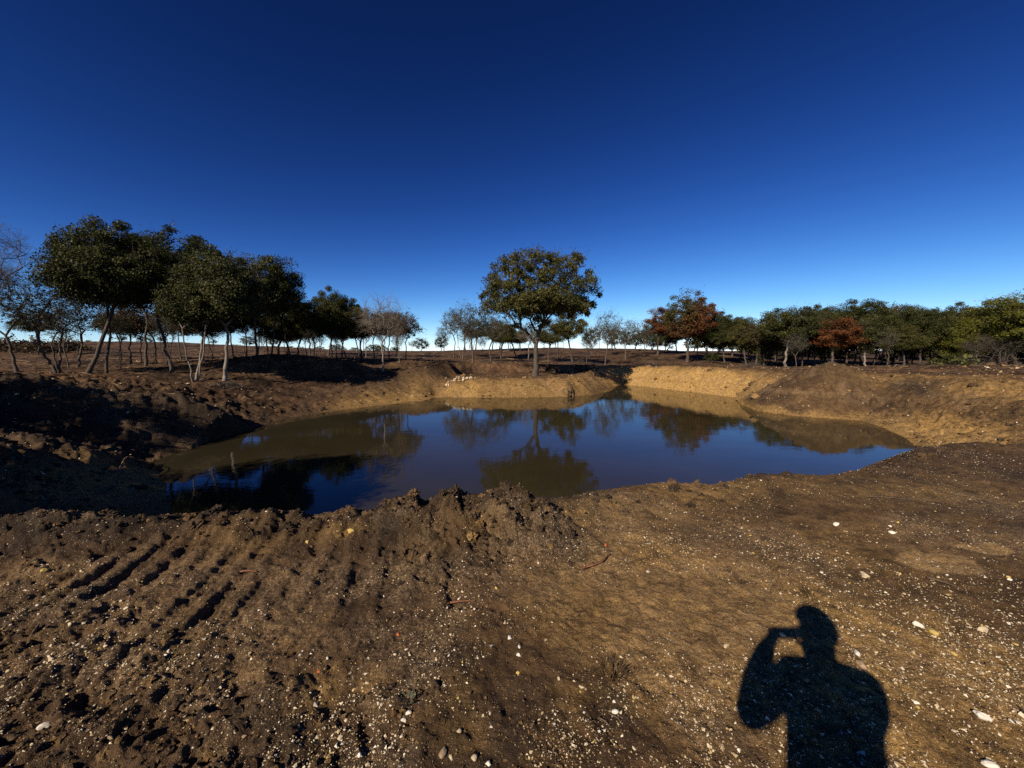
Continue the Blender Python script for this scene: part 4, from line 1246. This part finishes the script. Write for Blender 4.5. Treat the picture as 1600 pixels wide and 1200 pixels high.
def blades(name, px, py, n, h, spread, m, label, cat):
    p = P(px, py, 0); zz = H1(*p)
    V, F = [], []
    for k in range(n):
        a = RS.rand() * 6.28; r = spread * RS.rand() ** .7
        b = np.array([math.cos(a) * r, math.sin(a) * r, -.004])
        d = np.array([math.cos(a) * .6 + RS.randn() * .3, math.sin(a) * .6 + RS.randn() * .3, 1.0]); d /= np.linalg.norm(d)
        L = h * (.5 + RS.rand()); s_ = np.cross(d, [0, 0, 1]); s_ = s_ / (np.linalg.norm(s_) + 1e-6) * L * .045
        i = len(V)
        V += [b - s_, b + s_, b + d * L * .6 + s_ * .8, b + d * L * .6 - s_ * .8, b + d * L * .9 + np.array([d[0], d[1], -.3]) * L * .2]
        F += [[i, i + 1, i + 2], [i, i + 2, i + 3], [i + 3, i + 2, i + 4]]
    me = mesh_np(name, np.array(V), np.array(F), [m], False)
    vattr(me, 'leaf', np.tile((.5, .5, .5, 1), (len(V), 1)))
    return tag(link(name, me, None, (p[0], p[1], zz)), label, cat)
blades('grass_tuft', 960, 1056, 90, .05, .055, L_BROWN, 'dark dead grass tuft in the middle foreground', 'grass tuft')
blades('grass_tuft', 1268, 935, 40, .05, .05, L_BROWN, 'thin dead grass tuft above the standing shadow', 'grass tuft')
blades('grass_tuft', 605, 975, 60, .045, .05, L_BROWN, 'black withered tuft left of the middle foreground', 'grass tuft')
# the little green weed
p = P(636, 1096, 0); zz = H1(*p)
weed = bpy.data.objects.new('weed', None); COL.objects.link(weed); weed.location = (p[0], p[1], zz)
tag(weed, 'small green weed sprouting above the two white stones', 'weed')
w = Wood(); LV, LF = [], []
for k in range(6):
    a = k * 1.05 + .3; L = RS.uniform(.025, .05)
    e = np.array([math.cos(a) * L, math.sin(a) * L, .012 + RS.rand() * .02])
    w.seg(np.zeros(3), e, .0016, e, e, .0009, 4)
    for q in (.6, .8, 1.0):
        for sgn in (-1, 1):
            c = e * q; o = np.array([-math.sin(a) * sgn, math.cos(a) * sgn, .25]) * .014; u = e / L * .006
            i = len(LV); LV += [c, c + o * .5 + u, c + o, c + o * .5 - u]; LF += [[i, i + 1, i + 2], [i, i + 2, i + 3]]
link('stem', w.mesh('stem', M_TWIG), weed)
me = mesh_np('leaves', np.array(LV), np.array(LF), [L_GREY]); vattr(me, 'leaf', np.tile((.9, .9, .9, 1), (len(LV), 1)))
link('leaves', me, weed)

def brush(px, dist, wpx, hpx, label, m=M_TWIG, n=220, leaf_m=None):
    b = D(px, 560, dist); zz = H1(b[0], b[1])
    Wd, Hh = wpx / FPX * dist * .5, hpx / FPX * dist
    w = Wood(); C = []
    for k in range(n):
        x, y = RS.randn() * Wd * .5, RS.randn() * Wd * .25
        top = Hh * math.exp(-(x / Wd) ** 2 * 1.4)
        p0 = np.array([x, y, RS.rand() * top * .7 - .1]); d = RS.randn(3) * np.array([1, .6, .45]); d /= np.linalg.norm(d)
        L = RS.uniform(.3, 1.1) * max(.5, Wd * .4)
        r = .012 + .03 * RS.rand() ** 3
        m1 = p0 + d * L * .5 + RS.randn(3) * .08 * L; p1 = p0 + d * L + np.array([0, 0, .1 * L])
        w.seg(p0, d, r, m1, d, r * .7, 3); w.seg(m1, d, r * .7, p1, d, r * .3, 3)
        for q in range(2):
            d2 = d + RS.randn(3) * .6; d2 /= np.linalg.norm(d2)
            w.seg(m1, d2, r * .5, m1 + d2 * L * .4, d2, r * .2, 3)
        C.append(p1)
    r_ = bpy.data.objects.new('brush_pile', None); COL.objects.link(r_); r_.location = (b[0], b[1], zz)
    tag(r_, label, 'brush pile')
    tag(link('branches', w.mesh('branches', m), r_), kind='stuff')
    if leaf_m:
        C = np.array(C); C = np.repeat(C, 6, 0) + RS.randn(len(C) * 6, 3) * .2; k = len(C)
        a = RS.randn(k, 3) * .12; bb = RS.randn(k, 3) * .09
        V = np.stack([C - a, C + bb, C + a, C - bb], 1).reshape(-1, 3); i = np.arange(k) * 4
        me = mesh_np('leaves', V, np.concatenate([np.stack([i, i + 1, i + 2], 1), np.stack([i, i + 2, i + 3], 1)]), [leaf_m])
        vv = RS.rand(k); vattr(me, 'leaf', np.repeat(np.stack([vv] * 3 + [np.ones(k)], 1), 4, 0)); link('leaves', me, r_)
brush(48, 48, 95, 24, 'wide dark brush pile on the rise behind the wispy trees', leaf_m=L_BROWN)
brush(105, 52, 60, 18, 'smaller brush pile right of the wide one on the rise', leaf_m=L_BROWN)
brush(180, 46, 40, 12, 'low twig heap beyond the leaning oak trunks')
brush(1175, 57, 45, 12, 'twig heap under the slanting stems of the right wood')
brush(1545, 44, 110, 34, 'tangle of bare fallen limbs under the yellow-green trees', n=130)
brush(1440, 47, 70, 14, 'low tangle of brush at the foot of the thick straight oak', n=90)
brush(1490, 45, 60, 18, 'leafy brush between the fallen limbs and the thick straight oak', n=120, leaf_m=L_DARK)
brush(350, 25, 50, 10, 'low heap of sticks at the foot of the pale leaning oak stem')

# stump at the island's waterline
p = P(886, 619, WATER)
stump = bpy.data.objects.new('stump', None); COL.objects.link(stump); stump.location = (p[0], p[1] + .15, WATER - .1)
tag(stump, 'stump of earth and roots at the waterline of the island', 'stump')
v, f = clod_shape(811, 3); v = v * np.array([.42, .4, .75]) + np.array([0, 0, .45])
v[:, :2] *= (1.15 - .35 * np.clip(v[:, 2:3], 0, 1))
me = mesh_np('earth_knob', v, f, [M_SOIL], True); vattr(me, 'soil', np.tile((.35, .2, .2, 0), (len(v), 1)))
link('earth_knob', me, stump)
for k in range(6):
    w = Wood(); a = k * 1.05 - 2.6
    q = [np.array([math.cos(a) * .25, math.sin(a) * .25, .75]), np.array([math.cos(a) * .5, math.sin(a) * .5, .5 + RS.rand() * .2]), np.array([math.cos(a) * .62, math.sin(a) * .6, .12])]
    w.seg(q[0], q[1] - q[0], .05, q[1], q[2] - q[0], .04, 6); w.seg(q[1], q[2] - q[0], .04, q[2], q[2] - q[1], .018, 6)
    link('root', w.mesh('root', M_BARK), stump)

# ------------------------------------------------------------------ the person who took the picture, behind the camera
def skin_mesh(name, joints, edges, mats, sub=2, root=0, tint=None):
    me = bpy.data.meshes.new(name + '_skeleton')
    me.from_pydata([j[0] for j in joints], edges, [])
    o = bpy.data.objects.new(name, me); COL.objects.link(o)
    md = o.modifiers.new('skin', 'SKIN')
    sk = me.skin_vertices[0].data
    for i, j in enumerate(joints):
        sk[i].radius = j[1] if isinstance(j[1], tuple) else (j[1], j[1])
        sk[i].use_root = (i == root)
    ms = o.modifiers.new('sub', 'SUBSURF'); ms.levels = sub; ms.render_levels = sub
    dg = bpy.context.evaluated_depsgraph_get()
    ne = bpy.data.meshes.new_from_object(o.evaluated_get(dg))
    ne.name = name
    o.modifiers.clear(); o.data = ne
    ne.materials.clear()
    for m in mats: ne.materials.append(m)
    ne.polygons.foreach_set('use_smooth', np.ones(len(ne.polygons), bool))
    if tint:
        for p_ in ne.polygons: p_.material_index = tint(p_.center)
    return o
M_SKIN = simple('skin', (.42, .25, .17), (.50, .31, .22), 20, .55, .05, .002)
M_SHIRT = simple('dark_shirt', (.03, .035, .05), (.05, .055, .075), 60, .9, .2, .002)
M_JEANS = simple('jeans', (.035, .05, .09), (.06, .08, .13), 80, .9, .2, .002)
M_BOOT = simple('boot_leather', (.06, .035, .02), (.11, .07, .04), 40, .7, .2, .002)
M_HAIR = simple('dark_hair', (.02, .014, .01), (.05, .035, .025), 90, .6, .5, .004)
gz = H1(.06, -.28)
E0 = np.array([0, 0, EYE])
def J(x, y, z, r): return ((x, y, EYE + z), r)
bx, by = .085, -.28
body = [J(bx, by, -.66, (.185, .145)), J(bx, by, -.48, (.185, .15)), J(bx, by, -.26, (.19, .145)), J(bx, by, -.09, (.16, .11)), J(bx, by + .01, .0, (.072, .072)), J(bx, by + .03, .06, (.07, .072)), J(bx, by + .045, .14, (.086, .102)), J(bx, by + .04, .205, (.078, .09)),
        J(bx - .16, by + .01, -.035, .082), J(-.205, -.16, -.32, .066), J(-.12, -.08, -.17, .058), J(-.05, -.05, -.075, .046),
        J(bx + .20, by, -.09, .074), J(.335, -.17, -.33, .062), J(.235, -.085, -.19, .048), J(.145, -.055, -.085, .036),
        J(bx - .10, by, -.78, .092), ((bx - .12, by + .01, gz + .50), .066), ((bx - .13, by - .02, gz + .09), .047), ((bx - .14, by + .15, gz + .04), .04),
        J(bx + .10, by, -.78, .092), ((bx + .12, by + .01, gz + .50), .066), ((bx + .13, by - .02, gz + .09), .047), ((bx + .14, by + .15, gz + .04), .04)]
edges = [(0, 1), (1, 2), (2, 3), (3, 4), (4, 5), (5, 6), (6, 7), (3, 8), (8, 9), (9, 10), (10, 11), (3, 12), (12, 13), (13, 14), (14, 15), (0, 16), (16, 17), (17, 18), (18, 19), (0, 20), (20, 21), (21, 22), (22, 23)]
# five fingers on each hand, closed on the edges of the phone
for side, (hand, sx_, px_) in enumerate([(11, -1, -.016), (15, 1, .136)]):
    h0 = np.array(body[hand][0]) - E0
    for k in range(4):
        i0 = len(body)
        zf = -.052 + .018 * k
        for (X, Y, Zz, r) in [(px_ + sx_ * .022, -.035, zf - .004, .0095), (px_ + sx_ * .016, -.012, zf, .0085), (px_ - sx_ * .002, -.016 + .0, zf + .003, .0075)]:
            body.append(J(X, Y, Zz, r))
        edges += [(hand, i0), (i0, i0 + 1), (i0 + 1, i0 + 2)]
    i0 = len(body)
    for (X, Y, Zz, r) in [(px_ - sx_ * .0, -.045, -.07, .011), (px_ - sx_ * .02, -.032, -.052, .0095), (px_ - sx_ * .038, -.024, -.03, .008)]:
        body.append(J(X, Y, Zz, r))
    edges += [(hand, i0), (i0, i0 + 1), (i0 + 1, i0 + 2)]
def tint(c):
    z = c[2] - EYE
    if c[2] < gz + .10: return 3
    if z < -.60: return 2
    if z > -.0 and abs(c[0] - bx) < .13: return 0
    arm = abs(c[0] - bx) > .21 or c[1] > by + .16
    if arm and (z < -.26 or c[1] > -.17): return 0
    return 1
person = skin_mesh('person', body, edges, [M_SKIN, M_SHIRT, M_JEANS, M_BOOT], 2, 0, tint)
tag(person, 'person in dark shirt whose standing shadow falls across the foreground, holding up a phone', 'person')
hx, hy, hz = bx, by + .045, EYE + .14
def blob_part(name, c, r, m, seed=0, rough=0.0):
    v, f = ico(3)
    if rough: v = v * (1 + rough * vn(v[:, 0] + v[:, 2], v[:, 1] - v[:, 2], .3, seed))[:, None]
    return link(name, mesh_np(name, v * np.array(r) + np.array(c), f, [m], True), person)
v, f = ico(4)
v = v * np.array([.098, .118, .115])
k = (v[f].mean(1)[:, 2] > .02) | (v[f].mean(1)[:, 1] < -.03)
link('hair', mesh_np('hair', v + np.array([hx, hy - .004, hz + .055]), f[k], [M_HAIR], True), person)
blob_part('nose', (hx, hy + .115, hz + .01), (.014, .02, .022), M_SKIN)
for s_ in (-1, 1):
    blob_part('ear', (hx + s_ * .09, hy, hz + .02), (.012, .025, .034), M_SKIN)
    blob_part('eye', (hx + s_ * .033, hy + .092, hz + .035), (.014, .012, .011), M_WHITE)
blob_part('mouth', (hx, hy + .098, hz - .04), (.026, .01, .008), simple('lips', (.35, .13, .11), (.40, .16, .13), 30, .5, 0, .001))
# the phone, its lens just behind the camera point
M_PHONE = simple('phone_body', (.012, .012, .014), (.018, .018, .02), 50, .3, 0, .001, .5)
import bmesh
def rbox(name, c, d, m, parent=None, bev=.004):
    bm = bmesh.new(); bmesh.ops.create_cube(bm, size=1.0)
    for q in bm.verts: q.co = Vector((q.co.x * d[0], q.co.y * d[1], q.co.z * d[2]))
    bmesh.ops.bevel(bm, geom=bm.edges[:], offset=bev, segments=3, affect='EDGES')
    me = bpy.data.meshes.new(name); bm.to_mesh(me); bm.free(); me.materials.append(m)
    return link(name, me, parent, c)
phone = rbox('phone', (.06, -.016, EYE - .022), (.15, .009, .074), M_PHONE, None, .0035)
tag(phone, 'dark phone held sideways by the person who casts the shadow', 'phone')
rbox('camera_bump', (-.058, .0052, .02), (.028, .003, .03), M_PHONE, phone, .0012)
rbox('screen', (0, -.0047, 0), (.144, .0008, .068), simple('dark_screen', (.01, .012, .016), (.014, .016, .02), 5, .15, 0, .001, .5), phone, .0003)

# far scrub that closes the view under the right wood
for k, px in enumerate(range(1085, 1660, 24)):
    tree('round', px + RT.uniform(-8, 8), RT.uniform(92, 118), 524 + RT.uniform(-6, 5), 46, 'low dark bushy tree far behind the trunks of the right wood', 'bushy trees far behind the right wood')
# broken wood left from the clearing
xs, ys = [], []
for (a0, a1, b0, b1, nn) in [(-60, 420, 552, 612, 2600), (640, 1100, 551, 575, 2200), (1100, 1650, 556, 582, 1200), (380, 680, 552, 570, 700)]:
    a, b = screen_pts(nn, a0, a1, b0, b1, 0.0); xs.append(a); ys.append(b)
x, y = np.concatenate(xs), np.concatenate(ys); z = terrain(x, y)
k = (np.hypot(x, y) > 17) & (np.hypot(x, y) < 110) & (z > -.5); x, y, z = x[k], y[k], z[k]; n = len(x)
bars = []
for q in range(5):
    R = np.random.RandomState(900 + q)
    v = np.array([[-1, -.07, -.05], [-1, .07, -.05], [-1, 0, .07], [1, -.06, -.03], [1, .05, -.03], [1, 0, .06]]) + R.randn(6, 3) * .02
    bars.append((v, np.array([[0, 1, 2], [3, 5, 4], [0, 3, 4], [0, 4, 1], [1, 4, 5], [1, 5, 2], [2, 5, 3], [2, 3, 0]])))
size = np.clip(.12 * np.exp(RS.randn(n) * .55), .04, .45) * np.clip(np.hypot(x, y) / 40, .6, 1.8)
val = RS.rand(n) * np.where(RS.rand(n) < .15, .75, .25)
tag(link('wood_debris', scatter_mesh('wood_debris', bars, np.column_stack([x, y, z + .02]), size, M_STONE, np.stack([val, val, val, np.ones(n)], 1), .5, .2)),
    'broken sticks and wood chips littering the cleared land behind the pond', 'wood debris', kind='stuff')

for k, px in enumerate(range(372, 640, 21)):
    tree('round', px + RT.uniform(-7, 7), RT.uniform(130, 160), 540 + RT.uniform(-3, 3), 34, 'tiny dark tree on the skyline behind the middle stand', 'trees along the skyline behind the middle stand')

# undergrowth and closer ranks of the right wood
for k in range(6):
    px = 1125 + k * 90 + RT.uniform(-18, 18)
    d = RT.uniform(62, 72)
    tree('round', px, d, 556 - RT.uniform(0, 14), RT.uniform(30, 52), 'low dark shrub growing between the trunks of the right wood', 'shrubs under the right wood')
for px, d, tp, w in [(1110, 67, 496, 48), (1166, 62, 500, 45), (1195, 61, 496, 45), (1212, 60, 492, 48), (1240, 61, 488, 48), (1285, 60, 486, 50), (1322, 61, 482, 50), (1365, 58, 484, 50), (1392, 55, 490, 50), (1425, 58, 482, 52), (1458, 54, 486, 52), (1490, 54, 486, 55), (1520, 54, 482, 58), (1560, 53, 484, 58), (1600, 51, 476, 64)]:
    tree(['dense', 'thick', 'olive'][int(px) % 3], px, d, tp + RT.uniform(-5, 6), w, 'oak in the middle ranks of the right wood, partly hidden by its front row', 'oaks in the middle ranks of the right wood')

# twiggy trees along the front of the right wood
for kind, px, d, tp, w, lab in [
    ('grey', 1245, 50, 518, 34, 'twiggy young tree just right of the pale branching oak'),
    ('grey', 1384, 49, 514, 34, 'twiggy tree in front of the reddish grey crown'),
    ('bare', 1522, 46, 520, 50, 'bare crooked tree over the tangle of fallen limbs'),
    ('grey', 1570, 45, 524, 46, 'twiggy low tree under the tallest yellow-green one')]:
    tree(kind, px, d, tp, w, lab)
for k, px in enumerate([8, 48, 150, 196, 232, 262, 330, 392, 424]):
    tree('round', px + RT.uniform(-8, 8), RT.uniform(75, 100), RT.uniform(524, 532), RT.uniform(18, 30), 'small dark bush on the rise behind the left grove', 'bushes on the rise behind the left grove')

# thin stems scattered between the bigger trees
for k in range(16):
    px = RT.uniform(395, 640)
    tree('grey' if k % 3 else 'bare', px, RT.uniform(38, 62), RT.uniform(495, 522), RT.uniform(18, 34), 'thin wispy stem between the bigger trees of the middle stand', 'thin stems in the middle stand')
for k in range(12):
    px = RT.uniform(700, 1010)
    tree('grey', px, RT.uniform(58, 90), RT.uniform(502, 526), RT.uniform(16, 32), 'thin wispy stem on the rising ground behind the island oak', 'thin stems on the rise behind the island oak')
for k, (px, d, w, h, lab) in enumerate([(470, 44, 40, 8, 'low brush heap under the left part of the middle stand'), (560, 46, 34, 7, 'low brush heap under the brown end of the middle stand'), (760, 54, 44, 7, 'low brush heap on the rise left of the island oak trunk'), (905, 60, 46, 7, 'low brush heap on the rise right of the island oak trunk'), (1020, 62, 40, 7, 'low brush heap below the smaller russet oak')]):
    brush(px, d, w, h, lab, n=90)

# dark slender stems among the left grove
for kind, px, d, tp, w, lab in [
    ('grey', 188, 28, 482, 40, 'slender dark stem between the leaning oak and the paler trunks'),
    ('brown', 222, 33, 488, 44, 'slender brown-topped stem in the shade of the left grove'),
    ('grey', 262, 31, 480, 40, 'slender wispy stem behind the forked pale oak'),
    ('brown', 330, 34, 492, 40, 'slender brown stem right of the forked pale oak'),
    ('grey', 108, 30, 478, 48, 'slender leaning stem on open ground left of the tallest oak'),
    ('grove', 425, 34, 432, 66, 'ragged oak bridging the left grove and the middle stand')]:
    tree(kind, px, d, tp, w, lab)
